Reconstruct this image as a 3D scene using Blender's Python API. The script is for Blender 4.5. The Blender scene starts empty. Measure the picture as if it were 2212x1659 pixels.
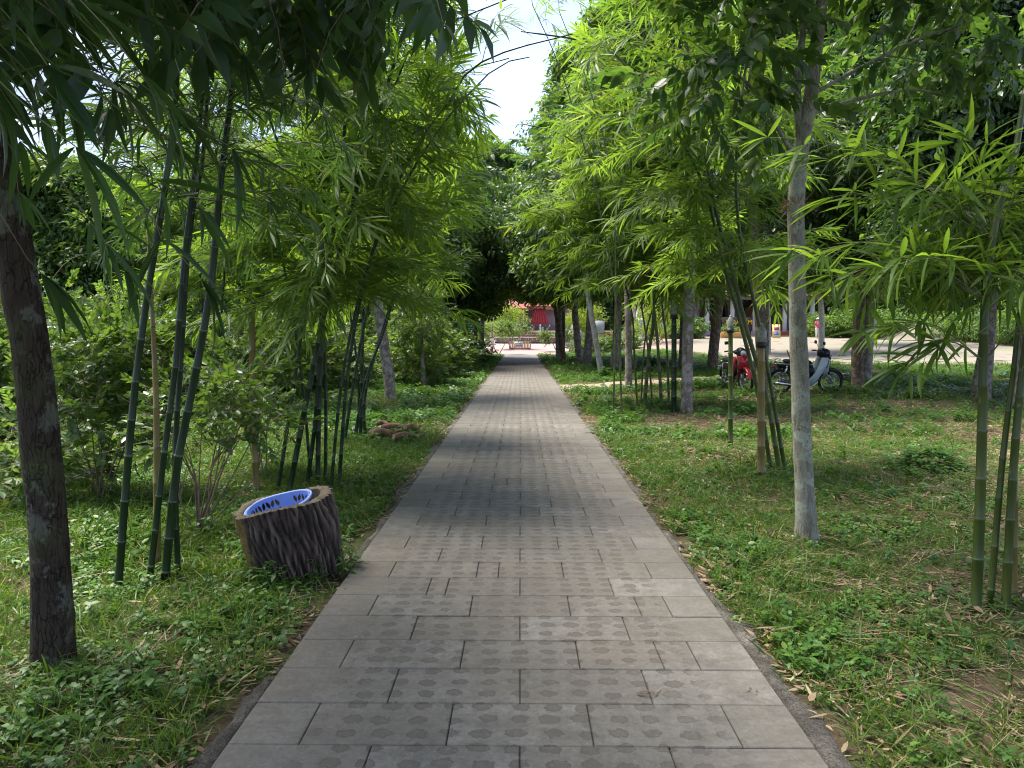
import bpy, math, random
import numpy as np
from mathutils import Vector, Matrix, Euler
R = math.radians
SC = bpy.context.scene
COL = SC.collection
rng = np.random.default_rng(7)
random.seed(7)

# ------------------------------------------------------------------ camera, sky, sun, exposure
CAM_H, PITCH, YAW, FPX = 1.6, R(4.12), R(0.67), 1534.0
cam_d = bpy.data.cameras.new('camera'); cam = bpy.data.objects.new('camera', cam_d); COL.objects.link(cam)
cam.location = (0, 0, CAM_H); cam.rotation_euler = (R(90) - PITCH, 0, YAW)
cam_d.sensor_width = 36.0; cam_d.lens = 36.0 * FPX / 2212.0; cam_d.clip_start = 0.05; cam_d.clip_end = 1000
SC.camera = cam
SUN_EL, SUN_AZ = R(66), R(-62)          # azimuth from the path's direction, negative = to its left
w = bpy.data.worlds.new('World'); SC.world = w; w.use_nodes = True
nt = w.node_tree; nt.nodes.clear()
sky = nt.nodes.new('ShaderNodeTexSky'); sky.sky_type = 'NISHITA'; sky.sun_disc = False
sky.sun_elevation = SUN_EL; sky.sun_rotation = SUN_AZ; sky.air_density = 1.0; sky.dust_density = 2.0; sky.ozone_density = 1.5
tc = nt.nodes.new('ShaderNodeTexCoord'); mp = nt.nodes.new('ShaderNodeMapping'); mp.inputs['Scale'].default_value = (1.6, 1.6, 5.0)
ns = nt.nodes.new('ShaderNodeTexNoise'); ns.inputs['Scale'].default_value = 1.7; ns.inputs['Detail'].default_value = 7; ns.inputs['Roughness'].default_value = 0.55
rp = nt.nodes.new('ShaderNodeValToRGB'); rp.color_ramp.elements[0].position = 0.36; rp.color_ramp.elements[1].position = 0.72
rp.color_ramp.elements[0].color = (0.72, 0.72, 0.72, 1); rp.color_ramp.elements[1].color = (0.97, 0.97, 0.97, 1)
mx = nt.nodes.new('ShaderNodeMix'); mx.data_type = 'RGBA'; mx.inputs[7].default_value = (.82, .94, 1.42, 1)
bg = nt.nodes.new('ShaderNodeBackground'); bg.inputs['Strength'].default_value = 0.15
out = nt.nodes.new('ShaderNodeOutputWorld')
L = nt.links.new
L(tc.outputs['Generated'], mp.inputs['Vector']); L(mp.outputs[0], ns.inputs['Vector']); L(ns.outputs['Fac'], rp.inputs['Fac'])
L(rp.outputs['Color'], mx.inputs[0]); L(sky.outputs[0], mx.inputs[6]); L(mx.outputs[2], bg.inputs['Color']); L(bg.outputs[0], out.inputs[0])
sd = bpy.data.lights.new('sun', 'SUN'); sd.energy = 2.2; sd.angle = R(32); sd.color = (1.0, 0.93, 0.82)
so = bpy.data.objects.new('sun', sd); COL.objects.link(so)
SUN_DIR = Vector((math.sin(SUN_AZ) * math.cos(SUN_EL), math.cos(SUN_AZ) * math.cos(SUN_EL), math.sin(SUN_EL)))
so.rotation_euler = SUN_DIR.to_track_quat('Z', 'Y').to_euler(); so.location = (0, 0, 30)
SC.view_settings.view_transform = 'Standard'; SC.view_settings.look = 'None'
SC.view_settings.exposure = 2.45; SC.view_settings.gamma = 1.0; SC.view_settings.use_curve_mapping = False
SC.render.engine = 'CYCLES'; SC.cycles.filter_width = 1.05
SC.cycles.use_denoising = True; SC.cycles.max_bounces = 12; SC.cycles.diffuse_bounces = 8; SC.cycles.transmission_bounces = 6

def at(px, py, Y):
    """world point seen at (px, py) of the photo (2212 px wide) at distance Y along the path"""
    u, v = (px - 1106) / FPX, (829.5 - py) / FPX
    f = np.array([0, math.cos(PITCH), -math.sin(PITCH)]); up = np.array([0, math.sin(PITCH), math.cos(PITCH)])
    d = f + u * np.array([1, 0, 0]) + v * up
    c, s = math.cos(YAW), math.sin(YAW)
    d = np.array([d[0] * c - d[1] * s, d[0] * s + d[1] * c, d[2]])
    return np.array([0, 0, CAM_H]) + d * (Y / d[1])

def sm(a, b, t):
    t = np.clip((t - a) / (b - a), 0, 1); return t * t * (3 - 2 * t)
def terrain(x, y):
    x = np.asarray(x, float); y = np.asarray(y, float)
    k = sm(4, 14, x)
    h = (1 - k) * 0.95 * sm(50, 68, y) + k * 1.3 * sm(34, 66, y)
    side = sm(1.25, 2.2, np.abs(x))
    h = h - 0.045 + side * (0.028 * np.sin(1.7 * x + 0.6 * y) * np.sin(1.3 * y - 0.7 * x) + 0.02 * np.sin(3.9 * x - 1.0) * np.cos(3.1 * y)) * (1 - sm(30, 45, y) * .7)
    h = h + 0.06 * sm(2.2, 4.5, np.abs(x)) * (1 - sm(40, 60, y))
    return h
def gz(x, y): return float(terrain(x, y))

# ------------------------------------------------------------------ object helpers
def tag(o, label=None, cat=None, group=None, kind=None):
    if label: o['label'] = label
    if cat: o['category'] = cat
    if group: o['group'] = group
    if kind: o['kind'] = kind
    return o
def empty(name, loc=(0, 0, 0), rz=0.0):
    o = bpy.data.objects.new(name, None); COL.objects.link(o); o.location = [float(a) for a in loc]; o.rotation_euler = (0, 0, rz)
    o.empty_display_size = 0.2
    return o
def mesh_obj(name, me, parent=None, loc=None):
    o = bpy.data.objects.new(name, me); COL.objects.link(o)
    if parent is not None: o.parent = parent
    if loc is not None: o.location = [float(a) for a in loc]
    return o

class MB:
    def __init__(s): s.v = []; s.f = []; s.m = []; s.n = 0
    def add(s, v, f, mi=0):
        v = np.asarray(v, float).reshape(-1, 3)
        s.v.append(v)
        for q in f: s.f.append(tuple(int(i) + s.n for i in q)); s.m.append(mi)
        s.n += len(v); return s
    def tube(s, pts, rad, sides=8, mi=0, cap=True, mis=None):
        pts = np.asarray(pts, float); n = len(pts); rad = np.broadcast_to(np.asarray(rad, float), (n,))
        t = np.gradient(pts, axis=0); t /= np.linalg.norm(t, axis=1)[:, None] + 1e-9
        ref = np.array([0, 0, 1.0]) if abs(t[0][2]) < 0.8 else np.array([1.0, 0, 0])
        a = np.cross(t[0], ref); a /= np.linalg.norm(a); vs = []
        ang = np.linspace(0, 2 * math.pi, sides, endpoint=False)
        for i in range(n):
            a = a - t[i] * np.dot(a, t[i]); a /= np.linalg.norm(a) + 1e-9; b = np.cross(t[i], a)
            vs.append(pts[i] + rad[i] * (np.cos(ang)[:, None] * a + np.sin(ang)[:, None] * b))
        base = s.n; s.v.append(np.concatenate(vs)); s.n += n * sides
        for i in range(n - 1):
            mm = mi if mis is None else mis[i]
            for j in range(sides):
                k = (j + 1) % sides
                s.f.append((base + i * sides + j, base + i * sides + k, base + (i + 1) * sides + k, base + (i + 1) * sides + j)); s.m.append(mm)
        if cap:
            s.f.append(tuple(base + j for j in range(sides))[::-1]); s.m.append(mi)
            s.f.append(tuple(base + (n - 1) * sides + j for j in range(sides))); s.m.append(mi)
        return s
    def box(s, c, size, rot=(0, 0, 0), mi=0, bev=0.0):
        x, y, z = [a / 2 for a in size]
        if bev <= 0:
            v = np.array([[i * x, j * y, k * z] for k in (-1, 1) for (i, j) in ((-1, -1), (1, -1), (1, 1), (-1, 1))])
            f = [(3, 2, 1, 0), (4, 5, 6, 7)] + [(i, (i + 1) % 4, 4 + (i + 1) % 4, 4 + i) for i in range(4)]
        else:
            b = min(bev, x, y, z)
            rings = []
            for (q, zz) in ((b, -z), (0, -z + b), (0, z - b), (b, z)):
                X, Y = x - q, y - q; e = b * .8
                rings.append([(X - e, -Y, zz), (X, -Y + e, zz), (X, Y - e, zz), (X - e, Y, zz), (-X + e, Y, zz), (-X, Y - e, zz), (-X, -Y + e, zz), (-X + e, -Y, zz)])
            v = np.array(rings).reshape(-1, 3); f = [tuple(range(8))[::-1], tuple(range(24, 32))]
            for r in range(3):
                for j in range(8): f.append((r * 8 + j, r * 8 + (j + 1) % 8, (r + 1) * 8 + (j + 1) % 8, (r + 1) * 8 + j))
        M = np.array(Euler(rot).to_matrix()); return s.add(v @ M.T + np.array(c), f, mi)
    def lathe(s, prof, c=(0, 0, 0), sides=20, rot=(0, 0, 0), mi=0):
        ang = np.linspace(0, 2 * math.pi, sides, endpoint=False); v = []
        for r, z in prof: v += [(r * math.cos(a), r * math.sin(a), z) for a in ang]
        f = []
        for i in range(len(prof) - 1):
            for j in range(sides):
                k = (j + 1) % sides; f.append((i * sides + j, i * sides + k, (i + 1) * sides + k, (i + 1) * sides + j))
        f.append(tuple(range(sides))[::-1]); f.append(tuple((len(prof) - 1) * sides + j for j in range(sides)))
        M = np.array(Euler(rot).to_matrix()); return s.add(np.array(v) @ M.T + np.array(c), f, mi)
    def torus(s, c, Rr, r, n=36, m=8, rot=(0, 0, 0), mi=0, sy=1.0):
        v = []; f = []
        for i in range(n):
            a = 2 * math.pi * i / n
            for j in range(m):
                b = 2 * math.pi * j / m; q = Rr + r * math.cos(b)
                v.append((q * math.cos(a), q * math.sin(a), r * sy * math.sin(b)))
        for i in range(n):
            for j in range(m):
                f.append((i * m + j, ((i + 1) % n) * m + j, ((i + 1) % n) * m + (j + 1) % m, i * m + (j + 1) % m))
        M = np.array(Euler(rot).to_matrix()); return s.add(np.array(v) @ M.T + np.array(c), f, mi)
    def prism(s, outline, y0, y1, mi=0):
        """outline in (x, z), extruded along y"""
        n = len(outline); v = [(a, y0, b) for a, b in outline] + [(a, y1, b) for a, b in outline]
        f = [tuple(range(n)), tuple(range(n, 2 * n))[::-1]] + [(i, n + i, n + (i + 1) % n, (i + 1) % n) for i in range(n)]
        return s.add(v, f, mi)
    def mesh(s, name, mats, smooth=True):
        me = bpy.data.meshes.new(name)
        v = np.concatenate(s.v) if s.v else np.zeros((0, 3))
        me.from_pydata(v.tolist(), [], s.f); me.polygons.foreach_set('material_index', s.m)
        if smooth: me.polygons.foreach_set('use_smooth', [True] * len(me.polygons))
        for m_ in (mats if isinstance(mats, (list, tuple)) else [mats]): me.materials.append(m_)
        me.update(); return me
    def build(s, name, mats, parent=None, smooth=True, loc=None):
        return mesh_obj(name, s.mesh(name, mats, smooth), parent, loc)

def crv(ctrl, n=24):
    """Catmull-Rom through control points"""
    P = np.asarray(ctrl, float); P = np.vstack([2 * P[0] - P[1], P, 2 * P[-1] - P[-2]]); out = []
    segs = len(P) - 3; t_all = np.linspace(0, segs, n)
    for t in t_all:
        i = min(int(t), segs - 1); u = t - i; p0, p1, p2, p3 = P[i:i + 4]
        out.append(0.5 * ((2 * p1) + (-p0 + p2) * u + (2 * p0 - 5 * p1 + 4 * p2 - p3) * u * u + (-p0 + 3 * p1 - 3 * p2 + p3) * u ** 3))
    return np.array(out)
def vnoise(p, seed=0):
    """cheap smooth pseudo-noise of 3D points, about -1..1"""
    p = np.asarray(p, float); s = seed * 12.9898
    a = np.sin(p[..., 0] * 1.7 + 2.3 * np.sin(p[..., 1] * 1.1 + s) + s)
    b = np.sin(p[..., 1] * 1.9 + 2.1 * np.sin(p[..., 2] * 1.3 + s * 1.7) + 1.3)
    c = np.sin(p[..., 2] * 1.5 + 1.9 * np.sin(p[..., 0] * 1.2 - s) + 2.6)
    return (a * b + b * c + c * a) / 2.0

# ------------------------------------------------------------------ materials
def newmat(name):
    m = bpy.data.materials.new(name); m.use_nodes = True; t = m.node_tree; b = t.nodes['Principled BSDF']; return m, t, b
def nd(t, typ, ins=None, **kw):
    n = t.nodes.new(typ)
    for k, v in kw.items(): setattr(n, k, v)
    for k, v in (ins or {}).items():
        if isinstance(v, bpy.types.NodeSocket): t.links.new(v, n.inputs[k])
        else: n.inputs[k].default_value = v
    return n
def ramp(t, fac, stops):
    n = t.nodes.new('ShaderNodeValToRGB'); t.links.new(fac, n.inputs[0]); e = n.color_ramp.elements
    while len(e) < len(stops): e.new(0.5)
    for i, (p, c) in enumerate(stops): e[i].position = p; e[i].color = (*c, 1) if len(c) == 3 else c
    return n.outputs[0]
def mixc(t, f, a, b, mode='MIX'):
    n = t.nodes.new('ShaderNodeMix'); n.data_type = 'RGBA'; n.blend_type = mode
    for i, v in ((0, f), (6, a), (7, b)):
        if isinstance(v, bpy.types.NodeSocket): t.links.new(v, n.inputs[i])
        elif i == 0: n.inputs[0].default_value = v
        else: n.inputs[i].default_value = (*v, 1)
    return n.outputs[2]
def noise(t, vec, scale, detail=5, rough=.55, dist=0.0):
    ins = {'Scale': scale, 'Detail': detail, 'Roughness': rough, 'Distortion': dist}
    if vec is not None: ins['Vector'] = vec
    return nd(t, 'ShaderNodeTexNoise', ins).outputs['Fac']
def mathn(t, op, a, b=0.0, c=None):
    n = t.nodes.new('ShaderNodeMath'); n.operation = op
    for i, v in enumerate((a, b) if c is None else (a, b, c)):
        if isinstance(v, bpy.types.NodeSocket): t.links.new(v, n.inputs[i])
        else: n.inputs[i].default_value = v
    return n.outputs[0]
def mapping(t, vec, scale=(1, 1, 1), rot=(0, 0, 0)):
    return nd(t, 'ShaderNodeMapping', {'Vector': vec, 'Scale': scale, 'Rotation': rot}).outputs[0]
def bump(t, b, h, strength=.5, dist=.02):
    n = nd(t, 'ShaderNodeBump', {'Height': h, 'Strength': strength, 'Distance': dist}); t.links.new(n.outputs[0], b.inputs['Normal']); return n

def simple(name, col, rough=.6, metal=0.0, var=.15, scale=8.0, spec=.4, coat=0.0):
    m, t, b = newmat(name); o = nd(t, 'ShaderNodeTexCoord').outputs['Object']
    f = noise(t, o, scale, 6)
    c = ramp(t, f, [(.3, tuple(a * (1 - var) for a in col)), (.7, tuple(min(1, a * (1 + var)) for a in col))])
    t.links.new(c, b.inputs['Base Color']); b.inputs['Roughness'].default_value = rough; b.inputs['Metallic'].default_value = metal
    b.inputs['Specular IOR Level'].default_value = spec; b.inputs['Coat Weight'].default_value = coat
    return m
def leafmat(name, stops, trans=(.25, .42, .04), tw=.42, rough=.42, spec=.35):
    m, t, b = newmat(name)
    va = nd(t, 'ShaderNodeAttribute', attribute_name='var').outputs['Fac']
    ri = nd(t, 'ShaderNodeObjectInfo').outputs['Random']
    f = mathn(t, 'ADD', mathn(t, 'MULTIPLY', va, .62), mathn(t, 'MULTIPLY', ri, .38))
    c = ramp(t, f, stops)
    t.links.new(c, b.inputs['Base Color']); b.inputs['Roughness'].default_value = rough; b.inputs['Specular IOR Level'].default_value = spec
    tl = nd(t, 'ShaderNodeBsdfTranslucent'); tcol = mixc(t, 1.0, c, trans, 'MULTIPLY')
    t.links.new(tcol, tl.inputs['Color'])
    ms = nd(t, 'ShaderNodeMixShader', {0: tw}); o = t.nodes['Material Output']
    t.links.new(b.outputs[0], ms.inputs[1]); t.links.new(tl.outputs[0], ms.inputs[2]); t.links.new(ms.outputs[0], o.inputs[0])
    return m
# translucent multiplier above 1: transmitted light is yellower than reflected light
M = {}
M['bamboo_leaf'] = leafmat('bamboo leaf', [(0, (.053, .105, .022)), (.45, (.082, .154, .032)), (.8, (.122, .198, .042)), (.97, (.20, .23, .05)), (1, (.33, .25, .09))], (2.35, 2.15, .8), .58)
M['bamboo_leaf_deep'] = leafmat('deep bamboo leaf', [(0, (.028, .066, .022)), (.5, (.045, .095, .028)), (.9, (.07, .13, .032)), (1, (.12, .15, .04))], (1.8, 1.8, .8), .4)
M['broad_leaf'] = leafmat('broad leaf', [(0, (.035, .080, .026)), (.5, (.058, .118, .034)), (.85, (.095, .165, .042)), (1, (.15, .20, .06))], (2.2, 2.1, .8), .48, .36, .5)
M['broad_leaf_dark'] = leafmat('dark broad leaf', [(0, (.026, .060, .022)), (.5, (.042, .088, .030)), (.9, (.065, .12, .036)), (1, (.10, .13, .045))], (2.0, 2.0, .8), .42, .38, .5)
M['tree_leaf'] = leafmat('tree leaf', [(0, (.050, .100, .034)), (.5, (.080, .145, .044)), (.85, (.115, .185, .052)), (1, (.17, .21, .06))], (2.1, 2.0, .8), .5, .4, .45)
M['lime_leaf'] = leafmat('lime leaf', [(0, (.10, .17, .02)), (.5, (.18, .27, .03)), (1, (.30, .36, .05))], (1.6, 1.5, .7), .45)
M['shrub_leaf'] = leafmat('shrub leaf', [(0, (.055, .11, .028)), (.5, (.085, .16, .036)), (.85, (.13, .205, .050)), (.95, (.20, .25, .09)), (1, (.28, .32, .20))], (1.6, 1.5, .7), .4, .32, .5)
M['grass'] = leafmat('grass blade', [(0, (.040, .095, .018)), (.5, (.075, .150, .024)), (.8, (.12, .20, .032)), (.93, (.24, .22, .08)), (1, (.36, .29, .15))], (1.6, 1.6, .8), .4, .45, .35)
M['weed'] = leafmat('weed leaf', [(0, (.035, .100, .022)), (.5, (.065, .155, .028)), (.9, (.11, .215, .035)), (1, (.19, .25, .05))], (1.6, 1.7, .8), .38, .42, .4)
M['dry_leaf'] = leafmat('dry leaf', [(0, (.10, .065, .040)), (.4, (.19, .13, .08)), (.75, (.34, .26, .16)), (1, (.50, .42, .29))], (1.1, 1.0, .8), .15, .7, .2)
M['twig'] = simple('twig', (.16, .17, .07), .7, var=.4)
M['bare_twig'] = simple('bare twig', (.17, .125, .085), .8, var=.35)

def barkmat(name, base, dark, light, patch=.5, vscale=1.0, cracks=1.0, patch_col=None, moss=0.0):
    m, t, b = newmat(name); o = nd(t, 'ShaderNodeTexCoord').outputs['Object']
    v1 = mapping(t, o, (9 * vscale, 9 * vscale, 2.2 * vscale))
    wv = nd(t, 'ShaderNodeTexNoise', {'Vector': o, 'Scale': 16.0, 'Detail': 4.0}).outputs['Color']
    wo = nd(t, 'ShaderNodeVectorMath', {0: o, 1: nd(t, 'ShaderNodeVectorMath', {0: wv, 'Scale': .05}, operation='SCALE').outputs[0]}, operation='ADD').outputs[0]
    vo = nd(t, 'ShaderNodeTexVoronoi', {'Vector': mapping(t, wo, (42 * vscale, 42 * vscale, 6 * vscale)), 'Scale': 1.0, 'Randomness': 1.0}, feature='DISTANCE_TO_EDGE').outputs['Distance']
    vo = mathn(t, 'ADD', vo, mathn(t, 'MULTIPLY', noise(t, o, 9, 5, .7), .28)); vo = mathn(t, 'SUBTRACT', vo, .10)
    n1 = noise(t, v1, 1.6, 9, .65, .6); n2 = noise(t, o, 7.0, 6, .6); n3 = noise(t, o, 38.0, 5, .7)
    c = ramp(t, n1, [(.25, dark), (.5, base), (.78, tuple(a * 1.35 for a in base))])
    crack = ramp(t, vo, [(.0, (0, 0, 0)), (.10, (1, 1, 1))])
    c = mixc(t, cracks, c, mixc(t, crack, tuple(a * .35 for a in dark), c))
    pm = ramp(t, mathn(t, 'ADD', mathn(t, 'MULTIPLY', n2, .75), mathn(t, 'MULTIPLY', n3, .25)), [(.60 - .16 * patch, (0, 0, 0)), (.64 - .16 * patch, (1, 1, 1))])
    sp = ramp(t, noise(t, o, 55 * vscale, 6, .8), [(.52, (0, 0, 0)), (.60, (1, 1, 1))]); c = mixc(t, mathn(t, 'MULTIPLY', sp, .35), c, dark)
    c = mixc(t, mathn(t, 'MULTIPLY', pm, .85), c, mixc(t, n3, light, tuple(a * .7 for a in (patch_col or light))))
    if moss > 0:
        mm = ramp(t, noise(t, o, 3.5, 6), [(.5, (0, 0, 0)), (.62, (moss, moss, moss))]); c = mixc(t, mm, c, (.09, .12, .035))
    t.links.new(c, b.inputs['Base Color']); b.inputs['Roughness'].default_value = .9; b.inputs['Specular IOR Level'].default_value = .2
    h = mathn(t, 'ADD', mathn(t, 'MULTIPLY', crack, .6 * cracks), n1); bump(t, b, h, .9, .02)
    return m
M['bark_dark'] = barkmat('dark cracked bark', (.055, .040, .030), (.018, .013, .010), (.15, .145, .125), .45, 1.0, .9, moss=.35)
M['bark_lichen'] = barkmat('lichened bark', (.30, .29, .23), (.12, .105, .08), (.66, .67, .58), .52, 1.5, .55, patch_col=(.30, .36, .24), moss=.3)
M['bark_grey'] = barkmat('grey bark', (.20, .165, .13), (.085, .065, .05), (.40, .37, .33), .7, 1.0, .45)
M['bark_brown'] = barkmat('brown bark', (.16, .115, .08), (.06, .04, .03), (.33, .27, .20), .5, .9, .7)
M['bark_pale'] = barkmat('pale bark', (.33, .31, .25), (.16, .15, .11), (.50, .49, .42), .8, .8, .25)

def culmmat(name, c1, c2, c3):
    m, t, b = newmat(name); o = nd(t, 'ShaderNodeTexCoord').outputs['Object']
    n1 = noise(t, mapping(t, o, (26, 26, 1.6)), 1.0, 6, .6); n2 = noise(t, o, 2.6, 4); n3 = noise(t, mapping(t, o, (1, 1, .5)), 30, 4)
    f = mathn(t, 'ADD', mathn(t, 'MULTIPLY', n1, .5), mathn(t, 'MULTIPLY', n2, .5))
    c = ramp(t, f, [(.32, c1), (.52, c2), (.72, c3)])
    sp = ramp(t, n3, [(.66, (0, 0, 0)), (.74, (.5, .5, .5))]); c = mixc(t, sp, c, (.30, .32, .24))
    t.links.new(c, b.inputs['Base Color']); b.inputs['Roughness'].default_value = .38; b.inputs['Specular IOR Level'].default_value = .45
    bump(t, b, n1, .15, .004); return m
M['culm'] = culmmat('green bamboo culm', (.007, .021, .008), (.013, .034, .010), (.028, .052, .015))
M['culm_light'] = culmmat('yellow green bamboo culm', (.028, .050, .012), (.058, .085, .016), (.13, .125, .03))
M['culm_old'] = culmmat('old bamboo culm', (.12, .10, .035), (.20, .15, .05), (.30, .22, .08))
M['node'] = simple('bamboo node', (.10, .115, .06), .6, var=.3)
M['sheath'] = simple('bamboo sheath', (.34, .27, .17), .8, var=.3)
# ------------------------------------------------------------------ leaves and sprays (shared by the scattered foliage)
class LB:
    """collects leaves with a per-vertex value 'var'"""
    def __init__(s): s.v = []; s.f = []; s.a = []; s.m = []; s.n = 0
    def _push(s, v, f, var, mi=0):
        s.v.append(np.asarray(v, float)); s.f += [tuple(int(i) + s.n for i in q) for q in f]; s.m += [mi] * len(f)
        s.a += [var] * len(v); s.n += len(v)
    def leaf(s, p, d, nrm, l, w, droop=.2, fold=.25, var=.5, shape=((.25, .85), (.65, .8)), mi=0):
        p = np.asarray(p, float); d = np.asarray(d, float); d = d / np.linalg.norm(d)
        nrm = np.asarray(nrm, float); nrm = nrm - d * np.dot(nrm, d); nrm /= np.linalg.norm(nrm) + 1e-9
        sd_ = np.cross(d, nrm); g = np.array([0, 0, -1.0])
        def mid(t): return p + d * (l * t) + g * (droop * l * t * t)
        v = [p]; f = []
        for t, ww in shape:
            c = mid(t); h = nrm * (fold * w * ww * .5)
            v += [c + sd_ * (w * ww * .5) + h, c, c - sd_ * (w * ww * .5) + h]
        v.append(mid(1.0)); k = len(shape)
        f += [(0, 1, 2), (0, 2, 3)]
        for i in range(k - 1):
            a = 1 + 3 * i; f += [(a, a + 3, a + 4, a + 1), (a + 1, a + 4, a + 5, a + 2)]
        a = 1 + 3 * (k - 1); tip = 1 + 3 * k
        f += [(a, tip, a + 1), (a + 1, tip, a + 2)]
        s._push(v, f, var, mi)
    def stem(s, pts, r, mi=1, var=.5):
        pts = np.asarray(pts, float)
        for i in range(len(pts) - 1):
            a, b = pts[i], pts[i + 1]; d = b - a; d = d / (np.linalg.norm(d) + 1e-9)
            x = np.cross(d, [0, .1, 1.0]); x /= np.linalg.norm(x) + 1e-9; y = np.cross(d, x)
            ring = [x * r, (-.5 * x + .87 * y) * r, (-.5 * x - .87 * y) * r]
            v = [a + q for q in ring] + [b + q * .7 for q in ring]
            s._push(v, [(j, (j + 1) % 3, 3 + (j + 1) % 3, 3 + j) for j in range(3)], var, mi)
    def mesh(s, name, mats):
        me = bpy.data.meshes.new(name); me.from_pydata(np.concatenate(s.v).tolist(), [], s.f)
        me.polygons.foreach_set('material_index', s.m); me.polygons.foreach_set('use_smooth', [True] * len(me.polygons))
        at_ = me.attributes.new('var', 'FLOAT', 'POINT'); at_.data.foreach_set('value', s.a)
        for m_ in mats: me.materials.append(m_)
        me.update(); return me
def unit(v): v = np.asarray(v, float); return v / (np.linalg.norm(v) + 1e-9)
U = lambda a, b: float(rng.uniform(a, b))

def bamboo_spray(leaf_l=(.13, .21), n=9):
    b = LB(); L_ = U(.12, .22); tw = [np.array([0, 0, 0]), np.array([L_ * .5, U(-.01, .01), .004]), np.array([L_, U(-.02, .02), -.004])]
    b.stem(tw, .0016)
    for i in range(n):
        t = (i / (n - 1)) ** .8; p = tw[0] * (1 - t) + tw[2] * t; sgn = 1 if i % 2 else -1
        a = sgn * (U(.35, 1.15) * (1 - t * .65)); el = U(-.42, .35)
        if i == n - 1: a = U(-.15, .15)
        d = (math.cos(a) * math.cos(el), math.sin(a) * math.cos(el), math.sin(el))
        l = U(*leaf_l); b.leaf(p, d, (U(-.35, .35), U(-.5, .5), 1), l, l * U(.085, .125), U(.08, .38), .28, U(0, 1) ** 1.2)
    return b
def broad_spray(n=13, l=(.085, .135), wr=(.42, .55), L_=.32, droop=(.15, .55)):
    b = LB(); tw = [np.zeros(3), np.array([L_ * .5, 0, .01]), np.array([L_, U(-.03, .03), -.02])]; b.stem(tw, .0028)
    for i in range(n):
        t = .12 + .88 * i / (n - 1); p = tw[0] * (1 - t) + tw[2] * t; a = (1 if i % 2 else -1) * U(.5, 1.35) * (1 - .55 * t); el = U(-.75, .35)
        d = (math.cos(a) * math.cos(el), math.sin(a) * math.cos(el), math.sin(el)); q = U(*l)
        b.leaf(p, d, (U(-.5, .5), U(-.6, .6), 1), q, q * U(*wr), U(*droop), .22, U(0, 1) ** 1.3, ((.22, .8), (.6, .92)))
    return b
def far_clump(n=26, l=(.12, .2), rad=.42, wr=(.4, .55)):
    b = LB(); 
    for i in range(n):
        q = rng.normal(size=3); q = q / np.linalg.norm(q) * rad * U(.35, 1) * np.array([1, 1, .6]); d = unit(q + rng.normal(size=3) * .25 + np.array([0, 0, -.12])); s_ = U(*l)
        b.leaf(q, d, (U(-.6, .6), U(-.6, .6), 1), s_, s_ * U(*wr), U(.1, .5), .2, U(0, 1) ** 1.3, ((.25, .85), (.62, .9)))
    return b
def grass_tuft(n=14, h=(.07, .17), sprawl=.8, wid=(.0035, .0065), dry=.1):
    b = LB()
    for i in range(n):
        a = U(0, 6.28); el = U(.25, 1.35) if U(0, 1) > sprawl * .4 else U(.05, .5); p = (U(-.05, .05), U(-.05, .05), -.005)
        d = (math.cos(a) * math.cos(el), math.sin(a) * math.cos(el), math.sin(el)); l = U(*h)
        v = U(.0, .88) if U(0, 1) > dry else U(.92, 1)
        b.leaf(p, d, (U(-1, 1), U(-1, 1), .6), l, U(*wid) * 1.25, U(.1, .7), .1, v * 1.0, ((.35, 1), (.7, .75)))
    return b
def weed(kind=0):
    b = LB(); n = random.choice((5, 6, 7)); H = U(.05, .11) if kind == 0 else U(.10, .2)
    for k in range(random.choice((2, 3))):
        a0 = U(0, 6.28); top = np.array([math.cos(a0) * U(.02, .09), math.sin(a0) * U(.02, .09), H * U(.7, 1.1)])
        b.stem([np.array([0, 0, -.01]), top * .5 + np.array([0, 0, .01]), top], .0013)
        for i in range(n):
            t = .35 + .65 * i / (n - 1); p = top * t; a = i * 2.4 + a0; el = U(-.15, .55); l = U(.026, .05) * (1.35 if kind else 1)
            d = (math.cos(a) * math.cos(el), math.sin(a) * math.cos(el), math.sin(el))
            b.leaf(p, d, (0, 0, 1), l, l * U(.5, .75) * (.6 if kind else 1), U(.05, .4), .2, U(0, 1) ** 1.2, ((.25, .85), (.6, .9)))
    return b
def dry_bits(n=7):
    b = LB()
    for i in range(n):
        a = U(0, 6.28); l = U(.05, .15) if U(0, 1) > .35 else U(.025, .06); p = (U(-.09, .09), U(-.09, .09), U(.002, .02))
        b.leaf(p, (math.cos(a), math.sin(a), U(-.1, .18)), (U(-.4, .4), U(-.4, .4), 1), l, l * U(.08, .22) if l > .06 else l * U(.4, .6), U(-.05, .15), U(-.3, .4), U(0, 1))
    return b
def dry_stalks(n=7):
    b = LB()
    for i in range(n):
        a = U(0, 6.28); p = np.array([U(-.12, .12), U(-.12, .12), U(.005, .02)]); l = U(.12, .38); d = np.array([math.cos(a), math.sin(a), U(-.02, .12)])
        b.stem([p, p + d * l * .5, p + d * l], U(.0012, .0026), 0, U(.3, 1))
    return b
P = {}
def protos(key, fn, n, mats):
    P[key] = [fn().mesh(key.replace('_', ' '), [M[m_] for m_ in mats]) for _ in range(n)]
protos('bamboo', bamboo_spray, 6, ('bamboo_leaf', 'twig'))
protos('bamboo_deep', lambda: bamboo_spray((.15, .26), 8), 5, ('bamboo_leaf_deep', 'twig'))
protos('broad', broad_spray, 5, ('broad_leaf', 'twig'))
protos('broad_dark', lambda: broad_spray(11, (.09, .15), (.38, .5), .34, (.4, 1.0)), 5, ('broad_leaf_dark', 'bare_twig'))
protos('far', far_clump, 5, ('tree_leaf',))
protos('far_dark', far_clump, 5, ('broad_leaf_dark',))
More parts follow.
